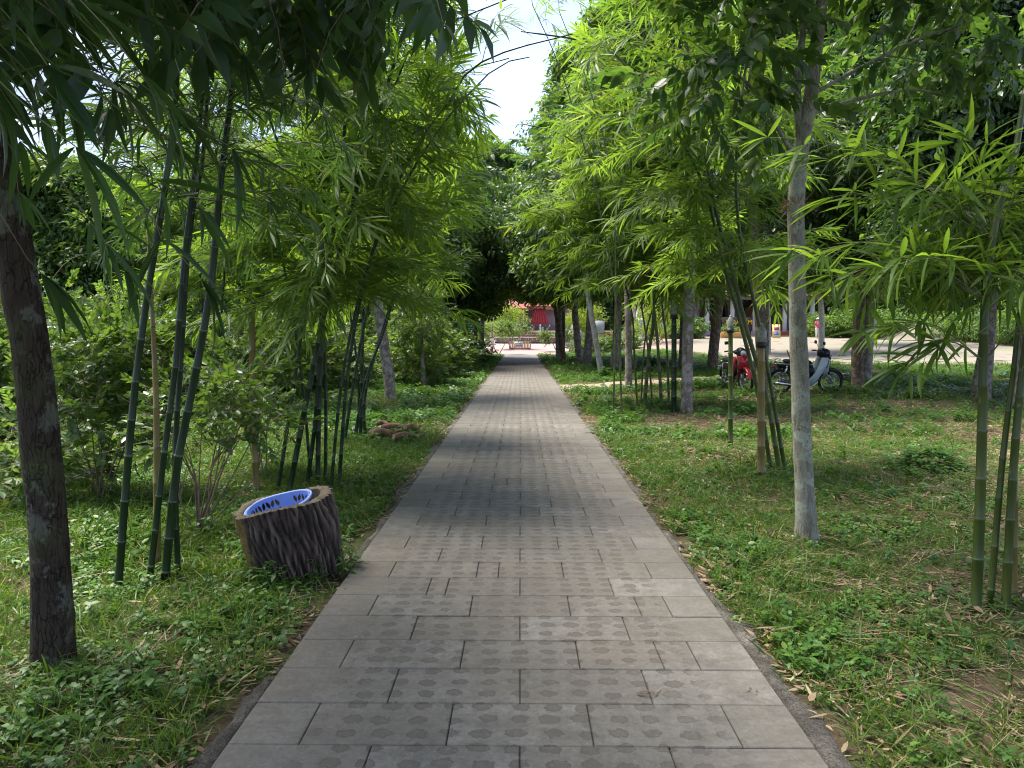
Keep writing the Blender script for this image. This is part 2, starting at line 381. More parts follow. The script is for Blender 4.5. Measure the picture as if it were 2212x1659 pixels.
protos('far_lime', lambda: far_clump(26, (.1, .16)), 4, ('lime_leaf',))
protos('shrub', lambda: broad_spray(12, (.05, .085), (.45, .6), .22, (-.1, .25)), 5, ('shrub_leaf', 'bare_twig'))
protos('shrub_green', lambda: broad_spray(14, (.05, .085), (.38, .52), .26, (.05, .45)), 5, ('tree_leaf', 'bare_twig'))
protos('grass', grass_tuft, 7, ('grass',))
protos('grass_long', lambda: grass_tuft(12, (.14, .30), .9, (.006, .012), .06), 5, ('grass',))
protos('grass_dry', lambda: grass_tuft(12, (.08, .2), 1.6, (.003, .006), .75), 4, ('grass',))
protos('weed', lambda: weed(0), 6, ('weed', 'twig'))
protos('weed_tall', lambda: weed(1), 5, ('weed', 'twig'))
protos('dry', dry_bits, 6, ('dry_leaf',))
protos('stalks', dry_stalks, 4, ('dry_leaf',))

_groups = {}
_pobj = {}
def pobj(me):
    if me.name not in _pobj: _pobj[me.name] = bpy.data.objects.new('source ' + me.name, me)
    return _pobj[me.name]
def group_for(meshes):
    key = tuple(m_.name for m_ in meshes)
    if key in _groups: return _groups[key]
    g = bpy.data.node_groups.new('scatter', 'GeometryNodeTree')
    g.interface.new_socket('Geometry', in_out='INPUT', socket_type='NodeSocketGeometry'); g.interface.new_socket('Geometry', in_out='OUTPUT', socket_type='NodeSocketGeometry')
    gi = g.nodes.new('NodeGroupInput'); go = g.nodes.new('NodeGroupOutput'); jn = g.nodes.new('GeometryNodeJoinGeometry')
    def na(nm, typ):
        q = g.nodes.new('GeometryNodeInputNamedAttribute'); q.data_type = typ; q.inputs['Name'].default_value = nm; return q.outputs['Attribute']
    rot = na('rot', 'FLOAT_VECTOR'); scl = na('scl', 'FLOAT'); idx = na('idx', 'INT')
    er = g.nodes.new('FunctionNodeEulerToRotation'); g.links.new(rot, er.inputs[0])
    for i, me in enumerate(meshes):
        oi = g.nodes.new('GeometryNodeObjectInfo'); oi.inputs['Object'].default_value = pobj(me); oi.inputs['As Instance'].default_value = False
        cmp_ = g.nodes.new('FunctionNodeCompare'); cmp_.data_type = 'INT'; cmp_.operation = 'EQUAL'
        ints = [s_ for s_ in cmp_.inputs if s_.type == 'INT']; g.links.new(idx, ints[0]); ints[1].default_value = i
        ip = g.nodes.new('GeometryNodeInstanceOnPoints'); g.links.new(gi.outputs[0], ip.inputs['Points']); g.links.new(cmp_.outputs[0], ip.inputs['Selection'])
        g.links.new(oi.outputs['Geometry'], ip.inputs['Instance']); g.links.new(er.outputs[0], ip.inputs['Rotation']); g.links.new(scl, ip.inputs['Scale'])
        g.links.new(ip.outputs[0], jn.inputs[0])
    g.links.new(jn.outputs[0], go.inputs[0]); _groups[key] = g; return g
def scatter(name, pts, rot, scl, meshes, parent=None, kind='stuff', idx=None):
    n = len(pts); me = bpy.data.meshes.new(name); me.vertices.add(n)
    me.vertices.foreach_set('co', np.asarray(pts, np.float32).ravel())
    me.attributes.new('rot', 'FLOAT_VECTOR', 'POINT').data.foreach_set('vector', np.asarray(rot, np.float32).ravel())
    me.attributes.new('scl', 'FLOAT', 'POINT').data.foreach_set('value', np.broadcast_to(np.asarray(scl, np.float32), (n,)).copy())
    if idx is None: idx = rng.integers(0, len(meshes), n)
    me.attributes.new('idx', 'INT', 'POINT').data.foreach_set('value', np.asarray(idx, np.int32))
    o = mesh_obj(name, me, parent); md = o.modifiers.new('scatter', 'NODES'); md.node_group = group_for(meshes)
    if kind: o['kind'] = kind
    return o
def eul(dirs, roll=.6):
    """euler angles turning +X to each direction, with a random roll"""
    d = np.asarray(dirs, float); d = d / (np.linalg.norm(d, axis=1)[:, None] + 1e-9)
    return np.stack([rng.uniform(-roll, roll, len(d)), -np.arcsin(np.clip(d[:, 2], -1, 1)), np.arctan2(d[:, 1], d[:, 0])], 1)

# ------------------------------------------------------------------ bamboo
def culm_mesh(mb, ctrl, r0, r1=.3, node_gap=.27, rings=True, sides=9):
    path = crv(ctrl, 90); seg = np.linalg.norm(np.diff(path, axis=0), axis=1); s_ = np.concatenate([[0], np.cumsum(seg)]); T = s_[-1]
    ss = []; rr = []; mi = []; nodes = []; d = U(.08, .2); ss.append(0); rr.append(1.0)
    while d < T - .05:
        k = 1.0; e = .009 + r0 * .1
        ss += [d - e, d - .002, d + .004, d + e]; rr += [.985, 1.13, 1.05, .96]
        nodes.append(d); d += node_gap * U(.85, 1.15)
    ss.append(T); rr.append(.9)
    ss = np.array(ss); pts = np.stack([np.interp(ss, s_, path[:, i]) for i in range(3)], 1)
    rad = r0 * (1 - (1 - r1) * (ss / T) ** 1.3) * np.array(rr)
    mis = [0] * (len(ss) - 1)
    for q in range(len(nodes)): mis[1 + 4 * q] = 0; mis[2 + 4 * q] = 1; mis[3 + 4 * q] = 1 if q % 3 == 0 else 0
    mb.tube(pts, rad, sides, 0, True, mis)
    npos = np.stack([np.interp(nodes, s_, path[:, i]) for i in range(3)], 1)
    return npos, np.array(nodes) / T
def bamboo(base, culms, label, mats=('culm', 'node'), proto='bamboo', hmin=1.9, blen=(.55, 1.35), bias=(0, 0, 0), nbr=2, spr=.11, scale=(.8, 1.25), group=None, up=.5, keep=None, density=1.0, parts_leaf=0, name='bamboo_clump'):
    """culms: list of (control points in world space, radius)"""
    root = empty(name, base); tag(root, label, 'bamboo', group); b0 = np.asarray(base, float)
    sp, sd_, ssc = [], [], []; br = MB(); bias = np.asarray(bias, float)
    for ctrl, r in culms:
        ctrl = np.asarray(ctrl, float) - b0; mb = MB(); npos, tt = culm_mesh(mb, ctrl, r)
        mb.build('culm', [M[mats[0]], M[mats[1]]], root)
        for i, (p, t) in enumerate(zip(npos, tt)):
            h = p[2] + b0[2]
            if h < hmin or U(0, 1) > density: continue
            for k in range(nbr):
                az = U(0, 6.283); hd = np.array([math.cos(az), math.sin(az), 0]) + bias; hd = hd / (np.linalg.norm(hd) + 1e-6)
                L_ = U(*blen) * (1.0 - .45 * max(0, t - .55) / .45); el = up + U(-.25, .25)
                d = hd * math.cos(el) + np.array([0, 0, math.sin(el)]); n = 9; q = p.copy(); pts = [q.copy()]
                wob = rng.normal(size=3) * .12
                for j in range(n):
                    d = unit(d + np.array([0, 0, -.085]) + wob * .35); q = q + d * L_ / n; pts.append(q.copy())
                pts = np.array(pts)
                if keep is not None and not keep(pts[-1] + b0): continue
                br.tube(pts[::3], np.linspace(.0042, .0012, 4), 4, 0, False)
                m = int(L_ / spr)
                for j in range(m + 1):
                    u = .22 + .78 * j / max(1, m); x = u * n; a = int(min(x, n - 1)); c = pts[a] * (1 - (x - a)) + pts[a + 1] * (x - a); td = unit(pts[a + 1] - pts[a])
                    sw = np.cross(td, [0, 0, 1.0]) * ((1 if j % 2 else -1) * U(.35, 1.0)) if j < m else 0
                    dd = unit(td + sw + np.array([0, 0, U(-.4, .25)]))
                    sp.append(c); sd_.append(dd); ssc.append(U(*scale))
    if br.n: br.build('branch', [M['twig']], root)['kind'] = 'stuff'
    sp = np.array(sp); sd_ = np.array(sd_); ssc = np.array(ssc)
    if len(sp):
        scatter('foliage', sp, eul(sd_, .7), ssc, P[proto], root)
    return root
_single = {}
def leaf_parts(root, pts, dirs, lens, key='bamboo_leaf_deep', wr=.13, name='leaf'):
    """large leaves that can be picked apart: one object each, sharing four meshes"""
    if key not in _single:
        _single[key] = []
        for k in range(5):
            b = LB(); b.leaf((0, 0, 0), (1, 0, 0), (0, 0, 1), 1.0, wr * U(.85, 1.2), U(.1, .45), .3, U(0, .8), ((.06, .35), (.2, .85), (.45, 1), (.75, .7)) if wr < .3 else ((.12, .6), (.35, 1), (.65, .8), (.85, .4)))
            _single[key].append(b.mesh('leaf', [M[key]]))
    e = eul(dirs, .8); b0 = np.array(root.location); have = sum(1 for c_ in COL.objects if c_.parent == root and c_.name.startswith('leaf')); room = max(0, 290 - have)
    if len(pts) > room: scatter('foliage', np.asarray(pts)[room:] - b0, e[room:], np.asarray(lens)[room:], _single[key], root)
    for p, r_, l in list(zip(pts, e, lens))[:room]:
        o = mesh_obj(name, random.choice(_single[key]), root, np.asarray(p) - b0); o.rotation_euler = [float(a) for a in r_]; o.scale = (l, l, l)

# ------------------------------------------------------------------ trees and shrubs
def trunk_tube(mb, ctrl, r0, r1, n=40, sides=14, flare=.35, rough=.05, seed=0):
    p = crv(ctrl, n); L_ = np.linalg.norm(p[-1] - p[0]); t = np.linspace(0, 1, n); h = t * L_
    r = r0 + (r1 - r0) * t + r0 * flare * np.exp(-h / .14)
    k = mb.n; mb.tube(p, r, sides); v = mb.v[-1]
    c = np.repeat(p, sides, 0); d = v - c; nz = vnoise(v * 4.5, seed) * .6 + vnoise(v * 13, seed + 3) * .4
    mb.v[-1] = c + d * (1 + rough * nz)[:, None]; return p
def limb(mb, a, b, r, sag=.0, sides=6):
    a = np.asarray(a, float); b = np.asarray(b, float); m = (a + b) / 2 + np.array([U(-.1, .1), U(-.1, .1), U(.0, .18)]) * np.linalg.norm(b - a) - np.array([0, 0, sag])
    pts = crv([a, m, b], 9); mb.tube(pts, np.linspace(r, r * .25, 9), sides, 0, False); return pts
def lobes_points(lobes, seed=0, gap=.0):
    """points and outward directions in a set of ellipsoids (cx,cy,cz, rx,ry,rz, n)"""
    P_, D_ = [], []
    for i, (cx, cy, cz, rx, ry, rz, n) in enumerate(lobes):
        k = int(n * 1.6); q = rng.normal(size=(k, 3)); q /= np.linalg.norm(q, axis=1)[:, None]
        rad = rng.uniform(0, 1, k) ** .42; nz = vnoise(q * 2.6 + i * 3.1, seed + i); rad = rad * (1 + .28 * nz)
        pt = q * rad[:, None] * np.array([rx, ry, rz]); w_ = vnoise(pt * (2.2 / max(.6, (rx + rz) / 2)) * 1.6 + 5.0 * i, seed + 11)
        ok = w_ > rng.uniform(-1.0, .25, k) + gap; pt, q = pt[ok][:n], q[ok][:n]
        P_.append(pt + np.array([cx, cy, cz])); D_.append(q * np.array([1, 1, .6]) + np.array([0, 0, -.15]) + rng.normal(size=q.shape) * .35)
    return np.concatenate(P_), np.concatenate(D_)
def tree(base, ctrl, r0, r1, lobes, label, bark='bark_grey', proto='broad', scale=(.8, 1.3), group=None, extra=None, name='tree', gap=0.0, limbs=True, cat='tree', sides=14, rough=.05, flare=.35, n=40, seed=0, zmin=None, limb0=.35):
    root = empty(name, base); tag(root, label, cat, group); b0 = np.asarray(base, float)
    mb = MB(); p = trunk_tube(mb, np.asarray(ctrl, float) - b0, r0, r1, n, sides, flare, rough, seed); mb.build('trunk', [M[bark]], root)
    for e in (extra or []):
        q = MB(); trunk_tube(q, np.asarray(e[0], float) - b0, e[1], e[2], 24, 10, 0, rough, seed + 1); q.build('limb', [M[bark]], root)
    if lobes:
        lb = [(l[0] - b0[0], l[1] - b0[1], l[2] - b0[2], *l[3:]) for l in lobes]
        if limbs:
            for l in lb:
                q = MB(); c = np.array(l[:3]); i = np.argmin(np.linalg.norm(p - (c - np.array([0, 0, l[5] * 1.2])), axis=1)); i = max(i, int(len(p) * limb0))
                pts = limb(q, p[i], c, max(.012, r1 * .55))
                for k in range(5):
                    a = pts[int(U(3, 8))]; e = rng.normal(size=3); e = e / np.linalg.norm(e) * np.array(l[3:6]) * .85; limb(q, a, c + e, max(.007, r1 * .22), 0, 4)
                q.build('limb', [M[bark]], root)
        pt, d = lobes_points(lb, seed, gap)
        if zmin is not None: k = pt[:, 2] + b0[2] > zmin + .55 * vnoise(pt * np.array([1.1, 1.1, 0]), 6); pt, d = pt[k], d[k]
        scatter('crown', pt, eul(d, 1.0), rng.uniform(scale[0], scale[1], len(pt)), P[proto], root)
    return root
def shrub(base, lobes, label, proto='shrub_green', scale=(.8, 1.3), group=None, stems=7, name='shrub', stem_r=.008, cat='shrub', bark='bare_twig', gap=0.0, seed=0):
    root = empty(name, base); tag(root, label, cat, group); b0 = np.asarray(base, float)
    lb = [(l[0] - b0[0], l[1] - b0[1], l[2] - b0[2], *l[3:]) for l in lobes]
    for k in range(stems):
        l = lb[k % len(lb)]; q = MB(); e = np.array(l[:3]) + rng.normal(size=3) * np.array(l[3:6]) * .5
        pts = limb(q, (U(-.06, .06), U(-.06, .06), -.04), e, stem_r, 0, 5)
        for j in range(3): limb(q, pts[int(U(3, 8))], e + rng.normal(size=3) * np.array(l[3:6]) * .6, stem_r * .5, 0, 4)
        q.build('stem', [M[bark]], root)
    pt, d = lobes_points(lb, seed, gap); pt[:, 2] = np.maximum(pt[:, 2], .04)
    scatter('foliage', pt, eul(d + np.array([0, 0, .35]), 1.0), rng.uniform(scale[0], scale[1], len(pt)), P[proto], root)
    return root
# ------------------------------------------------------------------ setting: ground, path, kerb, plaza, yard
def spaced(a, b, near, n, p=2.2):
    t = np.linspace(-1, 1, n); s_ = np.sign(t) * np.abs(t) ** p; return np.where(s_ < 0, near + s_ * (near - a) * 1.0, near + s_ * (b - near))
def sheet(name, xs, ys, mat, dz=0.0, mask=None, kind='structure'):
    X, Y = np.meshgrid(xs, ys); Z = terrain(X, Y) + dz; v = np.stack([X, Y, Z], -1).reshape(-1, 3); nx = len(xs)
    i, j = np.meshgrid(np.arange(nx - 1), np.arange(len(ys) - 1)); a = (j * nx + i).ravel()
    f = np.stack([a, a + 1, a + 1 + nx, a + nx], 1)
    if mask is not None:
        c = v[f].mean(1); f = f[mask(c[:, 0], c[:, 1])]
        used, inv = np.unique(f.ravel(), return_inverse=True); v = v[used]; f = inv.reshape(-1, 4)
    me = bpy.data.meshes.new(name); me.from_pydata(v.tolist(), [], f.tolist()); me.polygons.foreach_set('use_smooth', [True] * len(f)); me.materials.append(mat)
    o = mesh_obj(name, me); o['kind'] = kind; return o

m, t, b = newmat('litter soil'); pos = nd(t, 'ShaderNodeNewGeometry').outputs['Position']
n1 = noise(t, pos, .55, 6, .6, .4); n2 = noise(t, pos, 5.5, 8, .65); n3 = noise(t, mapping(t, pos, (30, 55, 30), (0, 0, .7)), 1.0, 5, .7, 1.2)
c = ramp(t, n2, [(.3, (.055, .040, .027)), (.5, (.105, .078, .05)), (.68, (.17, .13, .085))])
c = mixc(t, ramp(t, n3, [(.56, (0, 0, 0)), (.66, (.8, .8, .8))]), c, (.30, .235, .15))
c = mixc(t, ramp(t, n1, [(.42, (0, 0, 0)), (.62, (.85, .85, .85))]), c, mixc(t, n3, (.035, .065, .014), (.075, .11, .03)))
t.links.new(c, b.inputs['Base Color']); b.inputs['Roughness'].default_value = .95; b.inputs['Specular IOR Level'].default_value = .15
bump(t, b, mathn(t, 'ADD', n2, n3), .8, .03); M['soil'] = m
sheet('ground', spaced(-160, 190, 0, 240, 2.0), spaced(-25, 260, 8, 260, 1.9), M['soil'])

m, t, b = newmat('pale sandy yard'); pos = nd(t, 'ShaderNodeNewGeometry').outputs['Position']
n1 = noise(t, mapping(t, pos, (.22, .6, 1)), 1.2, 7, .6, .5); n2 = noise(t, pos, 6, 7, .7)
c = ramp(t, n2, [(.3, (.17, .145, .115)), (.7, (.26, .225, .182))]); c = mixc(t, ramp(t, n1, [(.52, (0, 0, 0)), (.66, (.75, .75, .75))]), c, (.17, .20, .075))
t.links.new(c, b.inputs['Base Color']); b.inputs['Roughness'].default_value = .95; bump(t, b, n2, .5, .03); M['sand'] = m
m, t, b = newmat('pink paving'); pos = nd(t, 'ShaderNodeNewGeometry').outputs['Position']
n2 = noise(t, pos, 3, 6, .6); bk = nd(t, 'ShaderNodeTexBrick', {'Vector': mapping(t, pos, (1, 1, 0)), 'Scale': 1.0, 'Mortar Size': .012, 'Brick Width': .4, 'Row Height': .4, 'Color1': (.25, .145, .14, 1), 'Color2': (.28, .18, .17, 1), 'Mortar': (.3, .22, .2, 1)}).outputs[0]
t.links.new(mixc(t, n2, bk, (.34, .25, .23)), b.inputs['Base Color']); b.inputs['Roughness'].default_value = .85; M['pink'] = m
m, t, b = newmat('bare earth'); pos = nd(t, 'ShaderNodeNewGeometry').outputs['Position']
n2 = noise(t, pos, 4, 7, .6); c = ramp(t, n2, [(.3, (.20, .145, .10)), (.7, (.33, .255, .185))]); t.links.new(c, b.inputs['Base Color']); b.inputs['Roughness'].default_value = .95; bump(t, b, n2, .5, .03); M['earth'] = m

def edge(x, y, s_=1.0): return .35 * s_ * vnoise(np.stack([x * 2.1, y * 2.1, x * 0], -1), 4) + .15 * s_ * vnoise(np.stack([x * 6.1, y * 6.1, x * 0], -1), 9)
def yard_front(x): return 51.6 - 16.4 * sm(8.5, 14.5, x)
sheet('sand_yard', np.linspace(5, 75, 330), np.linspace(33, 66, 220), M['sand'], .008, lambda x, y: (y + 1.6 * edge(x, y, 1.6) > yard_front(x)) & (x + edge(x, y) * 3 > 9.5 + .25 * np.maximum(0, 52 - y)))
sheet('pink_plaza', np.linspace(-16, 26, 260), np.linspace(51.5, 74, 150), M['pink'], .012, lambda x, y: (y > 51.75 + .6 * sm(1.3, 5, np.abs(x))) & (y + edge(x, y) > 51.7) & (x < 11.5 + .9 * edge(x, y) + (y - 52) * .5))
TR = crv([(1.2, 21.4), (3.2, 22.3), (6.0, 24.4), (9.5, 26.2), (14, 27.5)], 60)
def trail_d(x, y):
    d = np.full(x.shape, 9.0)
    for a in TR: d = np.minimum(d, np.hypot(x - a[0], (y - a[1]) * .9))
    return d
sheet('earth_trail', np.linspace(1.2, 14, 170), np.linspace(20, 30, 130), M['earth'], .006, lambda x, y: trail_d(x, y) + .5 * edge(x, y) < 1.0 - .035 * x)

# paving tiles: joints recessed, flower-shaped worn spots on the inner tiles
m, t, b = newmat('paving tile'); pos = nd(t, 'ShaderNodeNewGeometry').outputs['Position']; ri = nd(t, 'ShaderNodeObjectInfo').outputs['Random']
sx = nd(t, 'ShaderNodeSeparateXYZ', {0: pos}); ax = mathn(t, 'ABSOLUTE', sx.outputs[0])
wv = nd(t, 'ShaderNodeTexNoise', {'Vector': pos, 'Scale': 46.0, 'Detail': 4.0}).outputs['Color']
wp = nd(t, 'ShaderNodeVectorMath', {0: pos, 1: nd(t, 'ShaderNodeVectorMath', {0: wv, 'Scale': .046}, operation='SCALE').outputs[0]}, operation='ADD').outputs[0]
cell = nd(t, 'ShaderNodeTexVoronoi', {'Vector': mapping(t, wp, (1 / .139, 1 / .1055, 0)), 'Scale': 1.0, 'Randomness': .24}, voronoi_dimensions='2D').outputs['Distance']
szv = mathn(t, 'MULTIPLY', mathn(t, 'SUBTRACT', noise(t, pos, 4.3, 2), .5), .34); celld = cell; cell = mathn(t, 'ADD', cell, szv)
spot = ramp(t, cell, [(.26, (1, 1, 1)), (.31, (0, 0, 0))]); rim = ramp(t, cell, [(.21, (0, 0, 0)), (.275, (1, 1, 1)), (.31, (0, 0, 0))])
n1 = noise(t, pos, 1.3, 7, .65, .3); n2 = noise(t, pos, 9, 8, .7); n3 = noise(t, pos, 120, 4, .7)
inner = ramp(t, mathn(t, 'ADD', ax, mathn(t, 'MULTIPLY', n2, .25)), [(.90, (1, 1, 1)), (1.03, (0, 0, 0))])
vis = ramp(t, n1, [(.30, (.65, .65, .65)), (.5, (1, 1, 1))])
spot = mathn(t, 'MULTIPLY', mathn(t, 'MULTIPLY', spot, inner), vis)
base = ramp(t, mathn(t, 'ADD', mathn(t, 'MULTIPLY', n2, .55), mathn(t, 'MULTIPLY', n1, .45)), [(.32, (.078, .072, .062)), (.48, (.148, .140, .124)), (.66, (.225, .215, .194))])
base = mixc(t, ramp(t, ri, [(0, (0, 0, 0)), (1, (.75, .75, .75))]), base, (.118, .106, .088))
base = mixc(t, ramp(t, noise(t, pos, .8, 5, .6), [(.50, (0, 0, 0)), (.70, (.45, .45, .45))]), base, (.185, .145, .108))
dk = ramp(t, mathn(t, 'ADD', ax, mathn(t, 'MULTIPLY', n2, .5)), [(1.10, (0, 0, 0)), (1.42, (.8, .8, .8))]); base = mixc(t, dk, base, (.070, .068, .064))
base = mixc(t, mathn(t, 'MULTIPLY', spot, .62), base, mixc(t, n3, (.048, .041, .034), (.098, .085, .070)))
base = mixc(t, mathn(t, 'MULTIPLY', mathn(t, 'MULTIPLY', rim, inner), .5), base, (.055, .048, .040))
base = mixc(t, ramp(t, n3, [(.62, (0, 0, 0)), (.75, (.45, .45, .45))]), base, (.33, .32, .30))
blot = ramp(t, noise(t, pos, 3.7, 8, .75, 1.0), [(.55, (0, 0, 0)), (.66, (.6, .6, .6))]); base = mixc(t, blot, base, (.085, .081, .075))
gr = noise(t, pos, 38, 7, .8, .5); base = mixc(t, ramp(t, gr, [(.38, (.45, .45, .45)), (.50, (0, 0, 0))]), base, (.075, .068, .058)); base = mixc(t, ramp(t, gr, [(.55, (0, 0, 0)), (.68, (.35, .35, .35))]), base, (.27, .26, .235))
st = ramp(t, noise(t, mapping(t, pos, (1, 2.4, 1)), 2.3, 9, .78, .8), [(.50, (0, 0, 0)), (.60, (.5, .5, .5))]); base = mixc(t, st, base, (.105, .092, .074))
t.links.new(base, b.inputs['Base Color']); b.inputs['Roughness'].default_value = .72; b.inputs['Specular IOR Level'].default_value = .35
bump(t, b, mathn(t, 'SUBTRACT', mathn(t, 'MULTIPLY', n3, .35), spot), .35, .004); M['tile'] = m
m, t, b = newmat('rough concrete'); pos = nd(t, 'ShaderNodeNewGeometry').outputs['Position']
n1 = noise(t, pos, 4, 8, .7, .4); n2 = noise(t, pos, 85, 5, .75); c = ramp(t, n1, [(.33, (.045, .040, .033)), (.5, (.13, .118, .098)), (.68, (.30, .275, .24))])
c = mixc(t, ramp(t, n2, [(.47, (0, 0, 0)), (.58, (.8, .8, .8))]), c, (.035, .03, .026)); c = mixc(t, ramp(t, noise(t, pos, 140, 4, .8), [(.58, (0, 0, 0)), (.66, (.8, .8, .8))]), c, (.42, .39, .33)); t.links.new(c, b.inputs['Base Color']); b.inputs['Roughness'].default_value = .95
bump(t, b, mathn(t, 'ADD', n2, n1), 1.0, .02); M['concrete'] = m
M['grout'] = simple('dark joint dirt', (.045, .04, .033), .95, var=.4, scale=20)

PW = 1.146; TW = .577; ROW = .3165; Y0 = 2.65 - 6 * ROW; Y1 = 51.75
mb = MB(); mb.box((0, (Y0 + Y1) / 2, -.068), (2 * PW - .012, Y1 - Y0 - .02, .1)); path = mb.build('path', M['grout'], None, False); path['kind'] = 'structure'
def tile_mesh(w_, l_=ROW - .004, th=.034): return MB().box((0, 0, -th / 2), (w_, l_, th), bev=.0045).mesh('tile', M['tile'], False)
tcache = {}
far = MB(); count = 0; row = 0; y = Y0
while y < Y1 - .05:
    l_ = min(ROW, Y1 - y); k = row
    cuts = [-1.985, -1.5, -.5, .5, 1.5, 1.985] if (k % 2 == 0) else [-1.985, -1, 0, 1, 1.985]
    for cc in (() if k < 7 else (4 if U(0, 1) < .22 else 9,)):
        if cc == 4: cuts = sorted(cuts + [random.choice([-.25, .3, .72, -.8, 1.2])])
    for a, c_ in zip(cuts[:-1], cuts[1:]):
        xa, xb = a * TW, c_ * TW; w_ = round(xb - xa - .0035, 4); cx = (xa + xb) / 2; dz = U(-.0018, .0016)
        if count < 298:
            if w_ not in tcache: tcache[w_] = tile_mesh(w_)
            o = mesh_obj('tile', tcache[w_], path, (cx, y + l_ / 2, dz)); o.rotation_euler = (U(-.0035, .0035), U(-.003, .003), U(-.002, .002)); count += 1
        else: far.box((cx, y + l_ / 2, dz - .017), (w_, l_ - .004, .034), (U(-.002, .002), U(-.002, .002), 0))
    y += ROW; row += 1
far.build('tiles', M['tile'], path, False)['kind'] = 'stuff'
for sgn in (-1, 1):
    ys = np.concatenate([np.arange(Y0, 16, .045), np.arange(16, Y1, .3)]); n = len(ys)
    wob = .026 * np.sin(ys * 2.1 + sgn) + .022 * np.sin(ys * 5.3) + .014 * np.sin(ys * 13.1 + sgn) - .05 * (np.sin(ys * 1.37 + sgn) > .9) + rng.normal(size=n) * .005; gap_ = .5 + .5 * np.sin(ys * .9 + 2 * sgn)
    cols = [(PW + .004, -.16), (PW + .005, -.013), (PW + .055, -.017), (PW + .098, -.030), (PW + .135, -.16)]; v = []
    for j, (dx, z) in enumerate(cols):
        xx = dx + (wob if j >= 3 else wob * .3 if j == 2 else 0); zz = z + (rng.normal(size=n) * .0035 if 0 < j < 4 else 0) - (.03 * (gap_ > .90) if 0 < j < 4 else 0)
        v.append(np.stack([sgn * xx + ys * 0, ys, np.broadcast_to(zz, (n,))], 1))
    v = np.concatenate(v); f = []
    for j in range(len(cols) - 1):
        for i in range(n - 1): q = (j * n + i, j * n + i + 1, (j + 1) * n + i + 1, (j + 1) * n + i); f.append(q if sgn < 0 else q[::-1])
    MB().add(v, f).build('kerb', M['concrete'])['kind'] = 'structure'

# ------------------------------------------------------------------ ground cover
def cover(name, n, box, protos_, dens, scale, tilt=.25, dz=0.0, up=True):
    x = rng.uniform(box[0], box[1], n); yy = rng.uniform(box[2], box[3], n); k = dens(x, yy) > rng.uniform(0, 1, n); x, yy = x[k], yy[k]
    z = terrain(x, yy) + dz; rot = np.stack([rng.normal(size=len(x)) * tilt, rng.normal(size=len(x)) * tilt, rng.uniform(0, 6.283, len(x))], 1)
    s_ = rng.uniform(scale[0], scale[1], len(x)) * (1 + .3 * vnoise(np.stack([x, yy, x * 0], -1), 3))
    o = scatter(name, np.stack([x, yy, z], 1), rot, s_, protos_); return o
def off(x, y, m_=1.25): 
    e = np.abs(x) - m_ - .05 * np.sin(y * 2.7) - .04 * np.sin(y * 7.1); return (e > 0) & ~((y > yard_front(x) - .5) & (x > 8)) & ~(y > 51.4)
def N2(x, y, s_, k): return vnoise(np.stack([x * s_, y * s_, x * 0 + k], -1), k)
def trail_ok(x, y): return ~((x > 1) & (x < 14.5) & (y > 20) & (y < 30) & (trail_d(x, y) < .95))
def lush(x, y):                                   # thinner, littered ground under the trees on the motorbike side
    bare = sm(.9, 3.2, x) * (1 - sm(19, 23, y)) * (.48 + .5 * np.clip(N2(x, y, .7, 5) + .45, 0, 1))
    verge = 1 - .6 * sm(-.0, .12, .12 - (np.abs(x) - 1.27)); 
    return np.clip(1 - bare, 0.12, 1) * verge
G = P
cover('short_grass', 60000, (-7, 7, 1.2, 11), G['grass'], lambda x, y: off(x, y) * lush(x, y) * (.35 + .65 * (N2(x, y, 1.4, 1) > -.35)), (.65, 1.25))
cover('long_grass', 9500, (-7, 7, 1.2, 12), G['grass_long'], lambda x, y: off(x, y, 1.42) * lush(x, y) * np.where(x < 0, .8, .33) * (N2(x, y, 1.1, 2) > -.2), (.6, 1.05))
cover('creeping_weeds', 29000, (-7, 7, 1.2, 12), G['weed'], lambda x, y: off(x, y, 1.27) * np.clip(lush(x, y) + .12, 0, 1) * (.30 + .70 * (N2(x, y, 1.7, 7) > -.0)), (.62, 1.2))
cover('leafy_weeds', 1500, (-7, 7, 1.6, 12), G['weed_tall'], lambda x, y: off(x, y, 1.5) * lush(x, y) * (N2(x, y, 2.3, 8) > .12) * np.where(x > 0, .9, .5), (.7, 1.25))
cover('dry_grass', 3600, (-7, 8, 1.2, 20), G['grass_dry'], lambda x, y: off(x, y, 1.3) * (.25 + .75 * sm(0, 2, x)) * (N2(x, y, 1.9, 12) > -.1), (.6, 1.2))
cover('leaf_litter', 21000, (-8, 9, 1.2, 20), G['dry'], lambda x, y: off(x, y, 1.21) * np.clip(.22 + .8 * (1 - lush(x, y)) + .9 * (np.abs(x) < 1.5), 0, 1), (.6, 1.25), .12, .012)
cover('fallen_stalks', 7000, (-7, 8, 1.2, 14), G['stalks'], lambda x, y: off(x, y, 1.33) * (.12 + .25 * (x > 1.7) + .85 * np.exp(-((x - 2.5) ** 2 + (y - 3.6) ** 2) / .8)) , (.7, 1.3), .1, .012)
cover('verge_grass', 34000, (-16, 16, 10.5, 27), G['grass'], lambda x, y: off(x, y) * trail_ok(x, y) * np.clip(lush(x, y) * 1.1, 0, 1) * (.5 + .5 * (N2(x, y, 1.1, 1) > -.4)), (.9, 1.7))
cover('verge_weeds', 24000, (-16, 14, 10.5, 27), G['weed'], lambda x, y: off(x, y, 1.27) * trail_ok(x, y) * np.clip(lush(x, y) + .05, 0, 1) * (N2(x, y, 1.2, 7) > -.25), (1.3, 2.4))
cover('far_grass', 42000, (-24, 34, 25, 52), G['grass'], lambda x, y: off(x, y) * trail_ok(x, y) * (.55 + .45 * (N2(x, y, .6, 1) > -.4)), (1.4, 2.5))
